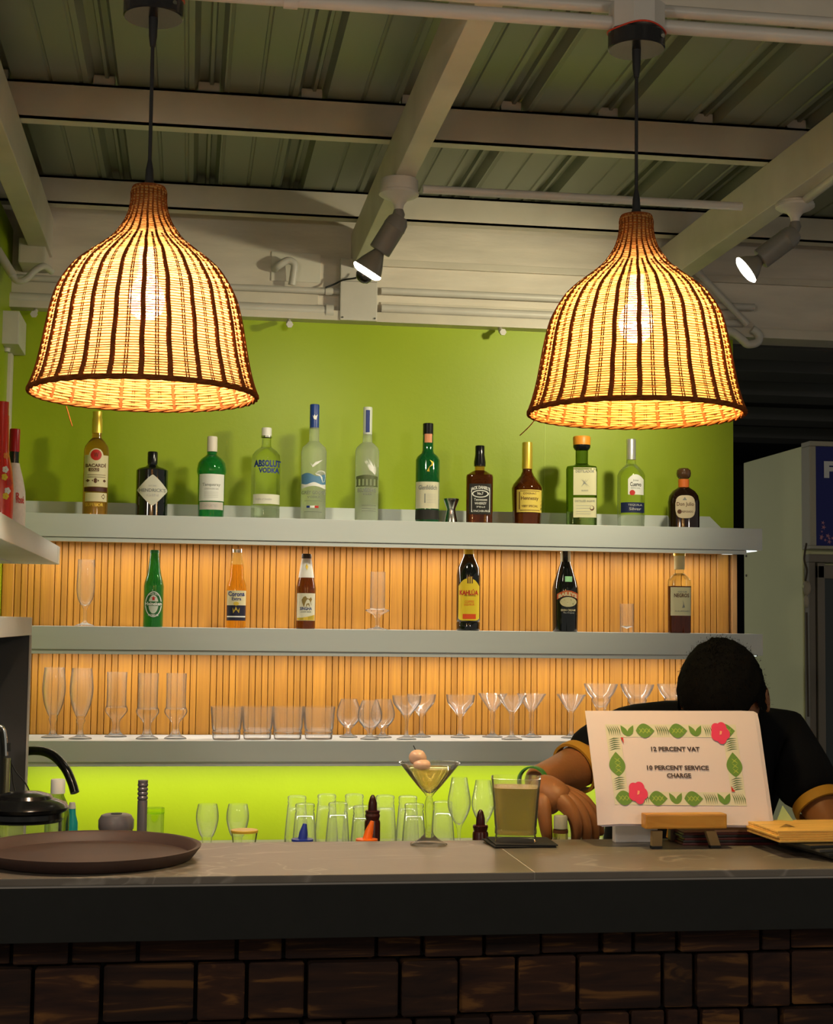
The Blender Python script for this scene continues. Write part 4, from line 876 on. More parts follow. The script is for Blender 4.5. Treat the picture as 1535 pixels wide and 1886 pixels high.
# ================================================================ BENCH ITEMS (just behind the bar)
def pourer(px, top, c, lab, lean=0):
    B = Bot('squeeze_bottle', lab, px, 3.02, .90, 'bottle', group='squeeze bottles'); B.body([(24, 1640), (24, 1575), (21, 1552), (14, 1546)], mat('c_milky', (.6, .6, .55), .4)); B.part('collar', [(20, 1549), (20, 1545), (14, 1544)], c)
    b = NB(); s = B.s; z0 = B.z(1546); z1 = B.z(top); tube(b, [(0, 0, z0-.004), (lean*.4*s, 0, z0+(z1-z0)*.4), (lean*s, 0, z1)], [9*s, 8*s, 3.5*s], 14); obj('nozzle', b, c, B.t, smooth=50); B.done()
pourer(565, 1517, mat('pour_blue', (.02, .04, .32), .35), 'blue conical pourer cap peeking over the bar, left of the orange one', 4)
pourer(682, 1512, mat('pour_orange', (.90, .16, .01), .35), 'orange conical pourer cap in front of the brown sauce bottle', 10)
def sauce(px, Y, y0, y1, y2, lab):
    B = Bot('sauce_bottle', lab, px, Y, .90, 'bottle', group='brown sauce bottles'); c = mat('sauce_brown', (.035, .006, .005), .25)
    B.body([(15, 1640), (14.5, y2), (13, y2-4), (10, y2-6)], c); B.part('ribbed_collar', [(12, y2-5), (14, y2-12), (12.5, y1+6), (14, y1+2), (12, y1)], col('maroonc', (.05, .012, .010), .25)); B.part('cap', [(8.5, y1+1), (8, y1-12), (5, y0+4), (2, y0)], c); B.done()
sauce(692, 3.10, 1464, 1492, 1514, 'tall brown sauce bottle with pointed cap behind the orange pourer'); sauce(889, 3.10, 1491, 1519, 1535, 'brown sauce bottle with pointed cap left of the tumbler drink')
# grey canister
B = Bot('canister', 'clear canister with grey plastic screw lid behind the tray', 225, 3.05, .90, 'canister'); B.body([(30, 1640), (30, 1530), (28, 1526)], GLASS)
LIDG = mat('lid_grey', (.16, .14, .15), .4); B.part('lid', [(31, 1527), (32, 1522), (32, 1510), (27, 1501), (22, 1499)], LIDG); B.part('lid_knob', [(11, 1505), (10, 1498)], BLACKM); B.done()
B = Bot('muddler', 'upright grey muddler with a ridged grip behind the tray', 272, 3.0, .90, 'muddler'); B.body([(9, 1640), (9, 1474)], mat('c_muddler', (.22, .20, .22), .3, metal=.5))
for i in range(4): B.part('grip_ridge', [(8, 1473-i*8), (9.5, 1471-i*8), (9.5, 1468-i*8), (8, 1466-i*8)], mat('c_grip', (.17, .15, .17), .3, metal=.5))
B.part('grip_core', [(7.6, 1475), (7.6, 1441)], MT['c_muddler']); B.part('grip_end', [(9, 1442), (9, 1437)], MT['c_grip']); B.done()
# big jar with black lid
B = Bot('blender_jar', 'wide clear jar with glossy black domed lid at the left edge', 58, 2.98, .90, 'jar', seg=56); B.body([(66, 1640), (67, 1512), (68, 1505)], GLASS)
B.part('lid', [(66, 1512), (70, 1505), (69, 1496), (76, 1492), (78, 1486), (72, 1478), (50, 1470), (46, 1464), (30, 1459), (8, 1457)], BLACK); B.part('contents', [(50, 1640), (50, 1545)], mat('c_pulp', (.45, .42, .36))); B.done()
B = Bot('syrup_bottle', 'clear bottle with ridged white cap behind the black-lidded jar', 117, 3.10, .90, 'bottle'); B.body([(22, 1640), (22, 1500), (18, 1480), (12, 1467), (10.5, 1460)], glassmat('yellowish', (.9, .95, .75))); B.part('cap', [(13, 1461), (13, 1437), (12, 1435)], WHITE)
B.done()
B = Bot('soap_bottle', 'small teal bottle with clear neck beside the black-lidded jar', 144, 3.17, .90, 'bottle'); B.body([(13, 1640), (11, 1515), (7, 1500), (6, 1485)], mat('teal', (.01, .28, .30), .3)); B.part('cap', [(7, 1489), (5, 1478)], LGREY); B.done()
# black curved spout and machine at the niche
t = thing('tap_spout', 'thick glossy black curved tap spout arching out of the niche', 'tap', at(60, 1600, 3.6))
b = NB(); pts = smoothcurve([at(20, 1600, 3.72), at(20, 1420, 3.72), at(40, 1388, 3.70), at(72, 1383, 3.68), at(98, 1392, 3.66), at(120, 1415, 3.64), at(132, 1440, 3.63), at(138, 1460, 3.62)], 6); tube(b, pts, [.0105]*len(pts), 16)
b2 = NB(); obj('spout', b, BLACK, t, smooth=True); cyl(b2, at(20, 1605, 3.72), at(20, 1590, 3.72), .02); obj('flange', b2, BLACK, t, smooth=True); b2 = NB(); cyl(b2, at(20, 1600, 3.72), Vector((at(20, 1600, 3.72).x, 3.72, .0)), .012); obj('stem', b2, BLACK, t, smooth=True)
t = thing('siphon', 'black and chrome siphon head in front of the dark niche panel', 'siphon', at(0, 1600, 3.3))
b = NB(); p = at(-16, 1400, 3.3); rev(b, [(0, .902), (.03, .902), (.03, p.z+.03), (.024, p.z+.06), (.0, p.z+.065)], 24, (p.x, 3.3, 0)); obj('bottle_body', b, BLACKM, t, smooth=True)
b = NB(); tube(b, smoothcurve([at(-8, 1336, 3.27), at(4, 1340, 3.27), at(9, 1356, 3.27), at(11, 1392, 3.27)], 6), .0045, 10); obj('chrome_lever', b, STEEL, t, smooth=True)
b = NB(); cyl(b, at(16, 1368, 3.27), at(16, 1384, 3.27), .004, 12); tube(b, [at(11, 1375, 3.27), at(17, 1376, 3.27)], .003, 8); obj('lever_knob', b, BLACKM, t, smooth=True)
b = NB(); cyl(b, at(14, 1396, 3.27), Vector((at(14, 1396, 3.27).x, 3.27, .901)), .006, 12); obj('gold_tube', b, mat('champagne', (.45, .42, .25), .25, metal=.8), t, smooth=True)
for k, pts in enumerate(([(20, 1400), (22, 1420), (24, 1440), (28, 1458), (32, 1480)], [(20, 1403), (30, 1422), (45, 1440), (54, 1458), (56, 1480)])):
    b = NB(); tube(b, smoothcurve([at(x, y, 3.29) for x, y in pts], 5), .0016, 6); tag(obj('power_cable', b, BLACKM, smooth=True), ['thin black cable hanging nearest the chrome siphon', 'thin black cable curving right across the dark niche panel'][k], 'cable')
B = Bot('bottle_cap', 'pinkish white cap of a bottle at the extreme left edge', -2, 3.15, .90, 'bottle'); B.body([(14, 1640), (13, 1490), (10, 1470)], GLASS); B.part('cap', [(10.5, 1462), (10.5, 1446)], mat('c_pinkcap', (.65, .52, .50))); B.t.name = 'small_bottle'; B.done()

# ================================================================ ON THE BAR TOP
# tray
p = atz(160, 1572, CZ); tr = .188
t = thing('serving_tray', 'round dark brown non-slip serving tray at the left of the bar', 'tray', (p.x, 2.70, CZ))
tx = atz(375, 1565, CZ+.02).x-tr-.004; ty = 2.685
b = NB(); rev(b, [(0, 0), (tr-.022, 0), (tr-.014, .002), (tr, .020), (tr+.001, .0225), (tr-.004, .023), (tr-.008, .021), (tr-.018, .006), (0, .005)], 72, (tx, ty, CZ)); obj('tray_body', b, mat('tray_brown', (.075, .042, .036), .55, var=.12, vs=10), t, smooth=45)
t.location = t.location
# martini cocktail
def realglass(prof_out, prof_in, px, py, name, lab, cat, seg=48, n=2, m=None, Y=None):
    p = atz(px, py, CZ); Y = p.y if Y is None else Y; s = mpp(px, Y); x = at(px, py, Y).x
    t = thing(name, lab, cat, (0, 0, 0)); b = NB()
    rev(b, [(0, 0)]+[(r*s, z*s) for r, z in prof_out]+[(r*s, z*s) for r, z in prof_in], seg, n=n); bmesh.ops.remove_doubles(b, verts=b.verts, dist=1e-6)
    obj('glass', b, m or GLASS, t, smooth=50); t.location = (x, Y, CZ); t.rotation_euler = (0, 0, -math.atan2(x, Y)); return t, s
def local(t, name, b, m, smooth=50):
    o = obj(name, b, m, None, smooth=smooth); o.parent = t; return o
t, s = realglass([(33, 0), (34, 2), (26, 6), (16, 12), (9, 19), (6, 30), (6, 40), (8, 62), (8, 76), (5, 86), (9, 92), (22, 106), (40, 128), (55, 147), (56, 148)], [(54.5, 148), (38, 128), (20, 107), (8, 94), (0, 92)], 790, 1556, 'cocktail_glass', 'martini glass of golden cocktail with lychees on a pick, on the bar', 'cocktail')
b = NB(); rev(b, [(0, 93*s), (7.5*s, 94.5*s), (19.5*s, 107.5*s), (37.5*s, 128.5*s), (46*s, 139*s), (0, 139*s)], 40); local(t, 'drink', b, glassmat('gold_drink', (.93, .84, .48), 0, .3, 1.2))
b = NB()
def blob(b, c, r, sc=(1, 1, 1), se=0, k=.12):
    b2 = NB(); bmesh.ops.create_icosphere(b2, subdivisions=3, radius=r)
    for v in b2.verts: v.co = Vector((v.co.x*sc[0], v.co.y*sc[1], v.co.z*sc[2]))*(1+k*noise.noise(v.co/r*1.3+Vector((se, se, 0))))+Vector(c)
    merge(b, b2)
LY_ = mat('lychee', (.72, .45, .32), .3)
c1 = (-22*s, -.012, 158*s); c2 = (-14*s, -.018, 146*s)
blob(b, c1, 15*s, (1.1, .9, .95), 2); ob = local(t, 'lychee', b, LY_); b = NB(); blob(b, c2, 13*s, (1.25, 1, .8), 5); local(t, 'lychee', b, LY_)
b = NB(); tube(b, [(-8*s, -.018, 138*s), (-30*s, -.008, 179*s)], .0009, 6); local(t, 'cocktail_pick', b, BLACKM)
# tumbler drink
t, s = realglass([(33, 0), (37, 2), (37, 10), (35.5, 13), (38, 16), (38, 22), (36, 25), (38, 29), (41, 70), (45, 113), (45, 115)], [(43.5, 115), (39, 70), (35, 14), (0, 12)], 950, 1555, 'tumbler_drink', 'squarish tumbler of cloudy yellow-green drink on black napkins', 'cocktail', n=4.5)
b = NB(); rev(b, [(0, 13*s), (34.5*s, 15*s), (38*s, 70*s), (41.5*s, 98*s), (0, 98*s)], 48, n=4.5); local(t, 'drink', b, mat('cloudy_drink', (.55, .42, .05), .25, trans=.35, ior=1.34))
t.location.z = CZ+.006
# napkins
t2 = thing('napkin_stack', 'two black paper napkins under the tumbler drink', 'napkin', (t.location.x, t.location.y, CZ))
for i, (a, dx) in enumerate(((.04, .002), (-.03, .008))):
    b = NB(); box(b, -.058, .058, -.05, .05, .0005+i*.003, .003+i*.003, .001)
    for v in b.verts: v.co.z += .003*max(0, -v.co.x/.058-.5)
    b.transform(Matrix.Translation((dx+.004, 0, 0))@Matrix.Rotation(a, 4, 'Z')); o = obj('napkin', b, mat('napkin_black', (.02, .018, .018), .7), None); o.parent = t2
# paper sign on easel
SB = 2.745; ST = 2.825
sign = thing('paper_sign', 'stack of white sheets printed with leafy border and tax notice', 'sign', at(1262, 1518, SB))
c = {'tl': at(1078, 1309, ST), 'tr': at(1390, 1309, ST), 'bl': at(1104, 1517, SB), 'br': at(1420, 1521, SB)}
nv = (c['br']-c['bl']).cross(c['tl']-c['bl']).normalized()
if nv.y > 0: nv = -nv
def sp(u, v, e=0):
    a = c['bl'].lerp(c['br'], u); d = c['tl'].lerp(c['tr'], u); p = a.lerp(d, v)
    curl = .010*max(0, .12-u)/.12*max(0, .25-v)/.25+.003*max(0, u-.92)/.08*max(0, v-.9)/.1
    return p+nv*(e+.0003*math.sin(u*9+v*5)-curl*1.2)
PW = mat('sheet_white', (.68, .57, .60), .6)
def sheetm(e, du=0, dv=0, name='sheet'):
    b = NB(); g = [[b.verts.new(sp(i/24+du, j/16+dv, e)) for j in range(17)] for i in range(25)]
    for i in range(24):
        for j in range(16): b.faces.new((g[i][j], g[i+1][j], g[i+1][j+1], g[i][j+1]))
    return obj(name, b, PW, sign, smooth=60)
for k, (e, du, dv) in enumerate(((-.0035, .025, -.012), (-.0023, .017, -.006), (-.0012, .008, -.002), (0, 0, 0))): sheetm(e, du, dv)
def ink(name, uvs, m, e=.0006):
    e *= 1.8
    b = NB(); vs = [b.verts.new(sp(u, v, e)) for u, v in uvs]; b.faces.new(vs); bmesh.ops.triangulate(b, faces=b.faces); return obj(name, b, m, sign)
def inkmany(name, polys, m, e=.0006):
    e *= 1.8
    b = NB()
    for uvs in polys:
        vs = [b.verts.new(sp(min(.995, max(.005, u)), v, e)) for u, v in uvs]
        try: b.faces.new(vs)
        except ValueError: pass
    bmesh.ops.triangulate(b, faces=b.faces); return obj(name, b, m, sign)
def signtext(s_, u, v, wd, ht):
    me = textmesh(s_, wd, ht, .035)
    for q in me.vertices: q.co = sp(u+q.co.x, v+q.co.z, .0016)
    obj('lettering', me, mat('c_print_brown', (.06, .035, .035)), sign)
signtext('12 PERCENT VAT', .498, .655, .285, .040); signtext('10 PERCENT SERVICE', .498, .490, .362, .040); signtext('CHARGE', .498, .422, .142, .040)
LG = [mat('leaf_a', (.13, .25, .04), .6), mat('leaf_b', (.09, .15, .05), .6), mat('leaf_c', (.35, .45, .07), .6)]; HIB = mat('hibiscus', (.72, .04, .12), .6)
# border frame u .115-.885, v .105-.835, band .06 wide; a field of fan strips and leaves
U0_, U1_, V0_, V1_ = .105, .875, .165, .875
bw, bh = .083, .115
BG = mat('border_ground', (.64, .60, .48), .6)
inkmany('border', [[(U0_, V1_-bh), (U1_, V1_-bh), (U1_, V1_), (U0_, V1_)], [(U0_, V0_), (U1_, V0_), (U1_, V0_+bh), (U0_, V0_+bh)], [(U0_, V0_+bh), (U0_+bw, V0_+bh), (U0_+bw, V1_-bh), (U0_, V1_-bh)], [(U1_-bw, V0_+bh), (U1_, V0_+bh), (U1_, V1_-bh), (U1_-bw, V1_-bh)]], BG, .0004)
random.seed(11)
AR = 1.5                                   # sheet width / height
def leaf(cu, cv, ln, wd, ang):
    """pointed leaf outline, ln and wd in sheet widths"""
    up, lo = [], []
    for i in range(13):
        t_ = i/12; ww = math.sin(PI*t_**.85)*wd/2; up.append(((t_-.5)*ln, ww)); lo.append(((t_-.5)*ln, -ww))
    return [(cu+x*math.cos(ang)-y*math.sin(ang), cv+(x*math.sin(ang)+y*math.cos(ang))*AR) for x, y in up+lo[-2:0:-1]]
def strip_(u0, v0, u1, v1, w_):
    dx, dy = u1-u0, (v1-v0)/AR; L_ = math.hypot(dx, dy); nx, ny = -dy/L_*w_/2, dx/L_*w_/2*AR
    m_ = ((u0+u1)/2+nx*2, (v0+v1)/2+ny*2)
    return [(u0, v0), (m_[0]+nx, m_[1]+ny), (u1, v1), (m_[0]-nx, m_[1]-ny)]
AA, BB_, CC_ = [], [], []
def motif(kind, u, v, L_, W_, horiz):
    """one cell of the printed border, L_ along and W_ across (sheet widths)"""
    ang = 0 if horiz else PI/2
    if kind == 0:
        AA.append(leaf(u, v, L_*.98, W_*1.22, ang))
        for q in (-.25, -.05, .15):
            du, dv = (q*L_, 0) if horiz else (0, q*L_*AR)
            a = ang+.9; CC_.append(leaf(u+du+.004, v+dv, W_*.62, .006, a)); CC_.append(leaf(u+du+.004, v+dv, W_*.62, .005, ang-.9))
    elif kind == 1:
        n_ = max(4, int(L_/.011))
        for j in range(n_):
            q = -L_/2+L_*(j+.5)/n_
            if horiz: BB_.append(strip_(u+q-.006, v+W_*AR*.47, u+q+.008, v-W_*AR*.47, .0058))
            else: BB_.append(strip_(u-W_*.47, v+(q-.006)*AR, u+W_*.47, v+(q+.008)*AR, .0058))
    else:
        for sg in (-1, 1):
            if horiz: AA.append(leaf(u+sg*L_*.22, v, W_*1.05, L_*.36, PI/2-sg*.5))
            else: AA.append(leaf(u, v+sg*L_*.22*AR, W_*1.0, L_*.36, -sg*.5))
BWu = bw; y0_ = V0_+bh/2; y1_ = V1_-bh/2; Wb = bh/AR*.92
for vv, seq in ((y1_, (1, 2, 0, 1, 0, 2, 1, 0)), (y0_, (0, 1, 0, 2, 0, 1, 2, 1))):
    q = U0_+.004; Ls = {0: .118, 1: .078, 2: .092}; tot = sum(Ls[k] for k in seq); f_ = (U1_-U0_-.01)/tot
    for k in seq: motif(k, q+Ls[k]*f_/2, vv, Ls[k]*f_*.96, Wb, True); q += Ls[k]*f_
for uu, seq in ((U0_+bw/2, (1, 0, 1)), (U1_-bw/2, (1, 0, 1))):
    q = (V0_+bh+.008)/AR; Ls = {0: .15, 1: .075}; tot = sum(Ls[k] for k in seq); f_ = ((V1_-bh-.008)/AR-q)/tot
    for k in seq: motif(k, uu, (q+Ls[k]*f_/2)*AR, Ls[k]*f_*.96, bw*.92, False); q += Ls[k]*f_
for nm_, P_, m_, e_ in (('leaf_print', AA, LG[0], .0007), ('frond_print', BB_, LG[1], .0008), ('highlight_print', CC_, LG[2], .0009)):
    inkmany(nm_, P_, m_, e_)['kind'] = 'stuff'
for cu, cv in ((.245, .27), (.775, .80)):
    pet = []
    for i in range(40):
        a = 2*PI*i/40; r_ = .058*(.82+.18*abs(math.cos(a*2.5+.4))); pet.append((cu+r_*math.cos(a), cv+r_*1.75*math.sin(a)))
    ink('hibiscus_print', pet, HIB, .0012); ink('stamen_print', [(cu-.006, cv-.02), (cu+.006, cv-.015), (cu+.012, cv+.012), (cu, cv+.018)], mat('c_stamen', (.85, .35, .2)), .0015)
ink('red_print', [(.185, .755), (.20, .755), (.20, .70)], RED, .0013); ink('red_print', [(.795, .285), (.795, .335), (.815, .285)], RED, .0013)
# easel
e = thing('easel', 'miniature wooden tabletop easel holding the paper sign', 'easel', atz(1262, 1560, CZ))
c0 = at(1190, 1500, SB-.035); c1 = at(1340, 1526, SB-.035)
b = NB(); box(b, c0.x, c1.x, SB-.035, SB-.005, c1.z, c0.z, .003); obj('ledge', b, EASELW, e)
for a0_, a1_ in (((1210, 1530), (1209, 1563)), ((1308, 1530), (1317, 1561))):
    p0 = at(*a0_, SB-.018); p1 = at(*a1_, SB-.012); p1.z = CZ+.001; b = NB(); w2 = .0095
    prism(b, [(-w2, 0), (w2, 0), (w2, 1), (-w2, 1)], lambda q: p1.lerp(p0, q[1])+Vector((q[0], -.006, .004*(1-q[1]))), lambda q: p1.lerp(p0, q[1])+Vector((q[0], .006, .004*(1-q[1])))); obj('front_leg', b, mat('pale_beech', (.30, .20, .09), .5), e)
    b = NB(); box(b, p1.x-.010, p1.x+.010, p1.y-.007, p1.y+.007, CZ+.0002, CZ+.005, .001); obj('foot', b, BLACKM, e)
b = NB(); p0 = at(1262, 1330, ST+.015); p1 = at(1262, 1520, SB+.012); q1 = Vector((p1.x, 2.852, CZ+.003)); w2 = .008
prism(b, [(-w2, 0), (w2, 0), (w2, 1), (-w2, 1)], lambda q: p1.lerp(p0, q[1])+Vector((q[0], -.003, 0)), lambda q: p1.lerp(p0, q[1])+Vector((q[0], .005, 0))); obj('back_board', b, EASELW, e)
b = NB(); tube(b, [p1.lerp(p0, .8)+Vector((0, .006, 0)), q1], .006, 8); obj('rear_leg', b, EASELW, e)
# white box behind sign
p0 = atz(1158, 1552, CZ); b = NB(); x0 = p0.x-.026; box(b, x0, at(1212, 1550, p0.y).x, p0.y, p0.y+.02, CZ+.0003, CZ+.034, .002); tag(obj('small_box', b, mat('white_card', (.66, .64, .64), .5)), 'small white box standing behind the left of the easel', 'box')
b = NB(); p1 = atz(1247, 1550, CZ); box(b, p1.x-.012, p1.x+.012, p1.y, p1.y+.018, CZ+.0003, CZ+.03, .003); tag(obj('salt_shaker', b, mat('brown_card', (.16, .10, .07), .5)), 'small brownish holder seen between the easel legs', 'holder')
# menus
def slab(px0, py0, px1, py1, z, h, m, name, lab, cat, dy=.11, rot=0, group=None, sk=0):
    a = atz(px0, py0, z); c_ = atz(px1, py1, z); b = NB(); L_ = abs(c_.x-a.x); box(b, 0, L_, 0, dy, 0, h, .0008)
    b.transform(Matrix.Translation((a.x, min(a.y, c_.y), z))@Matrix.Rotation(rot, 4, 'Z')); return tag(obj(name, b, m), lab, cat, group)
MB_ = [mat('menu_maroon', (.12, .02, .018), .4), mat('menu_black', (.03, .022, .02), .4), mat('menu_tan', (.45, .22, .12), .5)]
x0 = at(1253, 1560, 2.78).x
for i in range(6):
    b = NB(); box(b, 0, .185, 0, .085, 0, .0042, .0008); b.transform(Matrix.Translation((x0+.002*(i % 3), 2.765+.002*(i % 2), CZ+.0004+i*.0046))@Matrix.Rotation(-.03+.012*i, 4, 'Z'))
    tag(obj('menu_folder', b, MB_[(2 if i == 5 else i % 2)]), ['maroon menu folder at the bottom of the pile behind the easel', 'black menu folder second from bottom behind the easel', 'maroon menu folder third from bottom behind the easel', 'black menu folder third from top behind the easel', 'maroon menu folder just under the tan one', 'tan menu folder topmost of the pile behind the easel'][i], 'menu', 'menus behind the easel')
FB = [mat('folder_black', (.02, .02, .018), .3), mat('folder_grey', (.07, .065, .06), .35)]
x0 = atz(1420, 1560, CZ).x
for i in range(5):
    b = NB(); box(b, 0, .24, 0, .20, 0, .0048, .0008)
    b.transform(Matrix.Translation((x0+.005-.012*i+.05, 2.525+.011*i, CZ+.0004+i*.0052))@Matrix.Rotation(.10+.10*i*.2, 4, 'Z')@Matrix.Translation((0, 0, 0)))
    for v in b.verts:
        pass
    tag(obj('leather_folder', b, FB[i % 2]), ['black folder lying lowest at the right end of the bar', 'grey folder second from bottom at the right end', 'black folder in the middle of the right-end pile', 'grey folder second from top of the right-end pile', 'black folder directly under the yellow sheets'][i], 'folder', 'folders at the right end of the bar')
YS = mat('bamboo_sheet', (.72, .42, .10), .5, var=.2, vs=14, stretch=(1, 8, 8))
for i in range(5):
    b = NB(); box(b, 0, .22, 0, .15, 0, .0034, .0008)
    b.transform(Matrix.Translation((at(1437, 1540, 2.60).x+.003*math.sin(i*2.3), 2.60+.003*i, CZ+.0275+i*.0038))@Matrix.Rotation(.03+.01*math.sin(i*3), 4, 'Z'))
    tag(obj('placemat', b, YS), 'yellow-tan stacked placemat at the right end of the bar, ' + ['lowest of five', 'second from bottom', 'middle one', 'second from top', 'topmost'][i], 'placemat', 'placemats')
p = at(1446, 1508, 2.68)
b = NB(); vs = [b.verts.new(q) for q in (at(1432, 1510, 2.66), at(1462, 1512, 2.66), at(1442, 1483, 2.66), at(1446, 1509, 2.71))]
for f_ in ((0, 1, 2), (0, 2, 3), (1, 3, 2), (0, 3, 1)): b.faces.new([vs[i] for i in f_])
for v in b.verts: v.co.z = max(v.co.z, CZ+.0475)
tag(obj('folded_card', b, mat('lime_card', (.55, .70, .28), .5)), 'pale green folded triangular card on the yellow placemats', 'card')

# ================================================================ FRIDGE
FX0 = 2.247; FYn, FYf = 5.30, 5.96; FZ = 2.184
t = thing('display_fridge', 'tall white display fridge with blue illuminated header beyond the shelves', 'fridge', (FX0+.35, 5.6, 0))
FWm = mat('fridge_white', (.86, .87, .50), .4, var=.05, vs=2)
b = NB(); box(b, FX0, FX0+.72, FYn+.06, FYf, .02, FZ, .004); obj('cabinet', b, FWm, t)
b = NB(); box(b, FX0, FX0+.72, FYn, FYn+.0595, 2.035-.0, FZ+.012, .006) if 0 else None
zh0 = at(1490, 1005, FYn).z; zh1 = at(1490, 822, FYn).z
b = NB(); box(b, FX0-.002, FX0+.73, FYn-.02, FYn+.0595, zh1, zh1+.018, .003); box(b, FX0-.002, FX0+.73, FYn-.02, FYn+.0595, zh0-.012, zh0, .003); box(b, FX0-.002, FX0+.024, FYn-.015, FYn+.0595, zh0, zh1, .004); obj('header_frame', b, mat('fridge_beige', (.42, .39, .31), .4), t)
b = NB(); box(b, FX0+.0245, FX0+.72, FYn-.004, FYn+.0595, zh0, zh1); obj('header_panel', b, mat('header_blue', (.010, .012, .07), .7, emit=(.01, .015, .12), es=.06), t)
me = textmesh('F', .045, .062, .06)
q = at(1529, 865, FYn-.005)
for v in me.vertices: v.co = Vector((v.co.x+q.x, FYn-.0055, v.co.z+q.z))
obj('lettering', me, mat('c_letter', (.7, .7, .72)), t)
b = NB(); random.seed(5)
for i in range(46):
    cx_ = FX0+.045+random.random()*.3; cz_ = zh0+.015+abs(random.gauss(0, .03)); r_ = random.uniform(.004, .011)
    vs = [b.verts.new((cx_+r_*(.6+.4*math.cos(a*5))*math.cos(a), FYn-.0052-.00001*i, cz_+r_*(.6+.4*math.cos(a*5))*math.sin(a))) for a in [2*PI*k/15 for k in range(15)]]; b.faces.new(vs)
obj('flower_print', b, mat('c_blossom', (.45, .20, .26)), t)
zd1 = zh0-.03
DF = mat('door_frame_grey', (.20, .17, .14), .4)
b = NB(); box(b, FX0+.005, FX0+.72, FYn+.01, FYn+.055, zd1-.03, zd1, .004); box(b, FX0+.005, FX0+.03, FYn+.01, FYn+.055, .1, zd1-.03, .003); box(b, FX0+.034, FX0+.062, FYn+.0, FYn+.055, .1, zd1-.032, .004); box(b, FX0+.034, FX0+.72, FYn, FYn+.055, zd1-.09, zd1-.04, .004); obj('door', b, DF, t)
b = NB(); box(b, FX0+.062, FX0+.70, FYn+.012, FYn+.02, .12, zd1-.09); obj('door_glass', b, mat('dark_pane', (.02, .03, .032), .08), t)
for x, y, z in ((FX0-.001, FYf-.03, 1.80), (FX0-.001, FYf-.03, 1.72)):
    b = NB(); cyl(b, (x, y, z), (x-.003, y, z), .005, 10); obj('rivet', b, LIDG, t)
# hanging switch and cord on fridge corner
pz_ = at(1488, 1100, FYn-.03)
t = thing('cord_switch', 'cream inline switch hanging on a dark cord at the fridge corner', 'switch', pz_)
b = NB(); tube(b, smoothcurve([at(1486, 1001, FYn-.018), at(1482, 1030, FYn-.04), at(1487, 1050, FYn-.04), at(1484, 1070, FYn-.04)], 5), .004, 6); tube(b, smoothcurve([at(1486, 1128, FYn-.035), at(1487, 1200, FYn-.03), at(1489, 1320, FYn-.03)], 5), .0045, 6); obj('cord', b, mat('cord_brown', (.07, .05, .035), .5), t, smooth=True)
b = NB(); blob(b, at(1487, 1083, FYn-.028), .019, (.75, .6, 1.5), 3, .15); blob(b, at(1486, 1108, FYn-.028), .014, (.7, .6, 1.7), 4, .1); obj('switch_body', b, mat('c_ivorysw', (.42, .36, .28)), t, smooth=True)
b = NB(); blob(b, at(1479, 1080, FYn-.04), .008, (.5, 1, 1), 3, .1); obj('hook', b, FWm, t, smooth=True)

# ================================================================ PERSON
SKIN = mat('skin_brown', (.30, .115, .040), .5, var=.06, vs=20, bump=.1, bs=120)
SHIRT = mat('shirt_black', (.006, .006, .008), .9, spec=.12, bump=.4, bs=22)
CUFF = mat('cuff_mustard', (.50, .24, .02), .7)
HAIR = mat('hair_black', (.004, .0035, .0035), .9, spec=.08)
def skinmesh(nodes, edges, root=0, sub=2):
    me = bpy.data.meshes.new('s'); me.from_pydata([n[0] for n in nodes], edges, []); o = bpy.data.objects.new('s', me); C.objects.link(o)
    md = o.modifiers.new('k', 'SKIN'); md.use_smooth_shade = True
    for i, n in enumerate(nodes):
        r = n[1]; r = (r, r) if not isinstance(r, tuple) else r
        me.skin_vertices[0].data[i].radius = r
        me.skin_vertices[0].data[i].use_root = (i == root)
    ms = o.modifiers.new('u', 'SUBSURF'); ms.levels = sub; ms.render_levels = sub
    bpy.context.view_layer.update(); dg = bpy.context.evaluated_depsgraph_get(); out = bpy.data.meshes.new_from_object(o.evaluated_get(dg)); bpy.data.objects.remove(o); return out
PYh = 3.12
hc = at(1331, 1284, PYh)                       # head centre
neck = hc+Vector((.02, .13, -.10)); chest = hc+Vector((.01, .24, -.22)); belly = hc+Vector((.0, .36, -.40)); pelvis = Vector((hc.x, 3.56, .86))
shL = at(1180, 1338, 3.34); shR = at(1450, 1378, 3.34)
elL = at(1045, 1424, 3.20); wrL = at(982, 1440, 3.03); hdL = at(1030, 1478, 2.975)
elR = at(1530, 1520, 3.20); wrR = at(1500, 1640, 3.05); hdR = at(1440, 1665, 3.0)
nodes = [(pelvis, (.14, .10)), (belly, (.14, .10)), (chest, (.15, .10)), (neck, .058), (hc+Vector((0, .03, -.03)), .06),
         (shL, .055), (elL, .050), (wrL, .030), (shR, .055), (elR, .043), (wrR, .028), (hdR, .03),
         (pelvis+Vector((-.10, .02, -.08)), .085), (Vector((pelvis.x-.12, 3.52, .47)), .06), (Vector((pelvis.x-.13, 3.58, .08)), .042), (Vector((pelvis.x-.13, 3.46, .03)), .032),
         (pelvis+Vector((.10, .02, -.08)), .085), (Vector((pelvis.x+.12, 3.52, .47)), .06), (Vector((pelvis.x+.13, 3.58, .08)), .042), (Vector((pelvis.x+.13, 3.46, .03)), .032)]
edges = [(0, 1), (1, 2), (2, 3), (3, 4), (2, 5), (5, 6), (6, 7), (2, 8), (8, 9), (9, 10), (10, 11), (0, 12), (12, 13), (13, 14), (14, 15), (0, 16), (16, 17), (17, 18), (18, 19)]
person = thing('person', 'person with short black hair in black polo with mustard cuffs bending behind the bar', 'person', (pelvis.x, 3.52, 0))
bodyb = NB(); me = skinmesh(nodes, edges); bodyb.from_mesh(me)
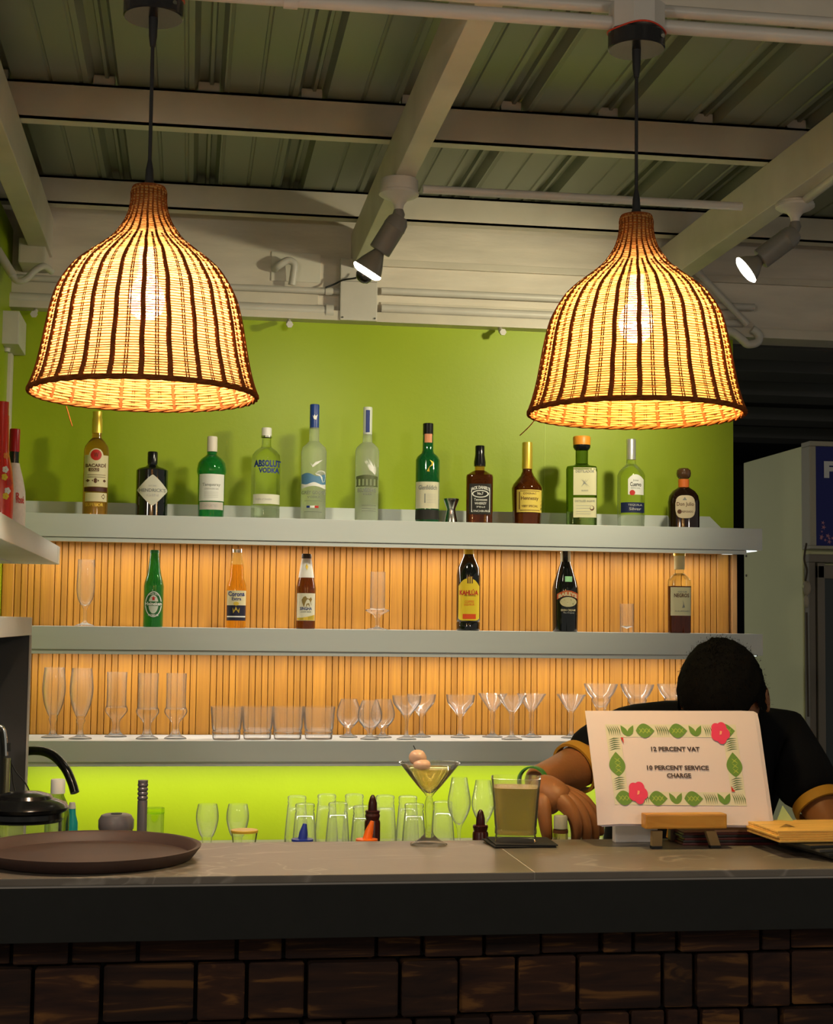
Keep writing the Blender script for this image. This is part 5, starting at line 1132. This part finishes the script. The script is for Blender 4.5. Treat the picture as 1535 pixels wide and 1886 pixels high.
# hand: palm + fingers, hanging from the wrist down to the bench
def h(px, py, Y): return at(px, py, Y)
fing = [
 [(h(988, 1445, 3.025), .026), (h(1006, 1457, 2.99), .033), (h(1026, 1472, 2.97), .034), (h(1040, 1484, 2.965), .028)],
 [(h(1003, 1462, 2.975), .020), (h(1001, 1484, 2.955), .0155), (h(1004, 1508, 2.95), .0135), (h(1007, 1532, 2.95), .0120), (h(1011, 1553, 2.955), .008)],
 [(h(1016, 1462, 2.97), .020), (h(1046, 1484, 2.945), .0165), (h(1060, 1506, 2.935), .0132), (h(1063, 1530, 2.935), .0115), (h(1060, 1554, 2.94), .008)],
 [(h(1020, 1460, 2.98), .020), (h(1060, 1482, 2.955), .0165), (h(1076, 1505, 2.945), .0130), (h(1081, 1530, 2.945), .0114), (h(1080, 1556, 2.95), .008)],
 [(h(1020, 1457, 2.99), .020), (h(1068, 1478, 2.968), .0160), (h(1087, 1500, 2.96), .0125), (h(1095, 1524, 2.96), .0110), (h(1097, 1550, 2.965), .008)],
 [(h(1020, 1455, 3.0), .020), (h(1072, 1472, 2.985), .0150), (h(1093, 1494, 2.985), .0115), (h(1103, 1516, 2.985), .0100), (h(1108, 1540, 2.99), .007)]]
for ch in fing:
    ch = [(p_, tuple(q*1.32 for q in r_) if isinstance(r_, tuple) else r_*1.12) for p_, r_ in ch]
    me = skinmesh(ch, [(i, i+1) for i in range(len(ch)-1)]); bodyb.from_mesh(me)
# head with face, bowed forward
tilt = Matrix.Rotation(math.radians(-30), 4, 'Z')@Matrix.Rotation(math.radians(44), 4, 'X')@Matrix.Scale(1.06, 4)
HM = Matrix.Translation(hc)@tilt
b = NB(); bmesh.ops.create_uvsphere(b, u_segments=40, v_segments=28, radius=1)
for v in b.verts:
    x, y, z = v.co
    jaw = 1-.28*max(0, -z)**1.3
    X = x*.077*jaw; Y_ = y*.096*(1-.12*max(0, -z)); Z_ = z*.115
    if y < 0:
        Y_ -= .020*math.exp(-((x/.16)**2+((z+.12)/.20)**2))           # nose
        Y_ += .010*math.exp(-(((abs(x)-.38)/.16)**2+((z-.05)/.10)**2))  # eye sockets
        Y_ -= .006*math.exp(-((x/.25)**2+((z+.42)/.06)**2)); Y_ -= .006*math.exp(-((x/.25)**2+((z+.8)/.15)**2))
    v.co = (X, Y_, Z_)
for sx in (-1, 1):
    b2 = NB(); bmesh.ops.create_uvsphere(b2, u_segments=14, v_segments=10, radius=1)
    for v in b2.verts:
        r_ = math.hypot(v.co.y, v.co.z); v.co = Vector((v.co.x*.008+sx*(.080+.006*r_), v.co.y*.018+.008, v.co.z*.031-.012))
    merge(b, b2)
b.transform(HM); merge(bodyb, b)
# the neck of the skin chain meets the skull base
obj('body', bodyb, SKIN, person, smooth=70)
for sx in (-1, 1):
    b = NB(); bmesh.ops.create_uvsphere(b, u_segments=14, v_segments=10, radius=.0115); b.transform(HM@Matrix.Translation((sx*.030, -.080, .006))); obj('eye', b, PAPERW, person, smooth=70)
    b = NB(); tube(b, [Vector((sx*(.016+.007*i), -.0905+.0018*i*i*.6, .024+.002*math.sin(i))) for i in range(5)], .0025, 6); b.transform(HM); obj('eyebrow', b, HAIR, person)
# hair shell + short strands
b = NB(); bmesh.ops.create_uvsphere(b, u_segments=64, v_segments=44, radius=1)
kill = []
for v in b.verts:
    x, y, z = v.co
    low = z < (-.05 if y < -.3 else -.62 if y > .2 else -.20)+.08*math.sin(x*9)
    if y < -.45 and z < .28: low = True
    n_ = noise.noise(v.co*6)*.004+noise.noise(v.co*17)*.0025
    v.co = Vector((x*(.088+n_), y*(.108+n_), z*(.127+n_)+.001))
    if low: kill.append(v)
bmesh.ops.delete(b, geom=kill, context='VERTS')
random.seed(9)
base = [(v.co.copy(), v.co.normalized()) for v in b.verts if v.is_valid]
for i in range(2600):
    p_, n_ = random.choice(base); q_ = p_+Vector((random.gauss(0, .0035), random.gauss(0, .0035), random.gauss(0, .0035)))
    d_ = (n_*.75+Vector((random.gauss(0, .5), random.gauss(0, .5)-.2, random.gauss(0, .5)))).normalized()*random.uniform(.003, .008); sd = d_.cross(Vector((.3, .5, .8))).normalized()*.0007
    b.faces.new([b.verts.new(q_-sd), b.verts.new(q_+sd), b.verts.new(q_+d_)])
b.transform(HM); obj('hair', b, HAIR, person, smooth=70)
# polo shirt: torso + sleeves
tA = shL.lerp(elL, .86); tB = shR.lerp(elR, .72)
colr = neck+Vector((-.0, .02, -.02))
sh = [(pelvis+Vector((0, 0, .02)), (.175, .13)), (belly, (.175, .125)), (chest, (.17, .12)), (colr, (.085, .075)),
      (shL, (.082, .085)), (shL.lerp(elL, .5), .074), (tA, .068), (shR, (.098, .10)), (shR.lerp(elR, .4), .078), (tB, .068)]
me = skinmesh(sh, [(0, 1), (1, 2), (2, 3), (2, 4), (4, 5), (5, 6), (2, 7), (7, 8), (8, 9)]); obj('polo_shirt', me, SHIRT, person, smooth=70)
def cuff(a, c_, r, ln=.02):
    d = (c_-a).normalized(); q = d.to_track_quat('Z', 'Y').to_matrix().to_4x4(); b = NB()
    rev(b, [(r-.004, -.004), (r+.001, -.004), (r+.003, ln*.5), (r+.002, ln), (r-.004, ln), (r-.004, -.004)], 36); b.transform(Matrix.Translation(a)@q); return obj('cuff', b, CUFF, person, smooth=60)
cuff(shL.lerp(elL, .84), elL, .056); cuff(shR.lerp(elR, .70), elR, .056)
# trousers and shoes
TR = mat('trousers', (.02, .02, .025), .8)
pel2 = pelvis+Vector((0, 0, -.02)); a_ = nodes
me = skinmesh([(pel2, (.17, .125)), (a_[12][0], .10), (a_[13][0], .075), (a_[14][0]+Vector((0, 0, .03)), .06), (a_[16][0], .10), (a_[17][0], .075), (a_[18][0]+Vector((0, 0, .03)), .06)], [(0, 1), (1, 2), (2, 3), (0, 4), (4, 5), (5, 6)]); obj('trousers', me, TR, person, smooth=70)
for sx in (-1, 1):
    b = NB(); blob(b, (pelvis.x+sx*.13, 3.50, .05), .05, (1, 2.4, 1), 1, .05)
    for v in b.verts: v.co.z = max(.001, v.co.z)
    obj('shoe', b, BLACKM, person, smooth=70)
# wristband
wd_ = (hdL-wrL).normalized(); q = (wrL-elL).normalized().to_track_quat('Z', 'Y').to_matrix().to_4x4()
b = NB(); rev(b, [(.028, -.008), (.0315, -.008), (.0315, .008), (.028, .008), (.028, -.008)], 32); b.transform(Matrix.Translation(wrL)@q); obj('wristband', b, mat('band_green', (.05, .20, .03), .5), person, smooth=50)
# small bottle in the hand
B = Bot('small_vial', 'small grey-capped vial held in the fingers of the bending person', 1035, 2.93, .90, 'bottle'); B.body([(13.5, 1640), (13.5, 1530), (12, 1525)], glassmat('vial_glass', (.95, .85, .6))); B.part('cap', [(12.5, 1526), (12.5, 1505), (11, 1502)], mat('c_vialcap', (.42, .42, .38)));
B.part('label_ring', [(13.8, 1534), (13.8, 1528)], BROWN); B.done()
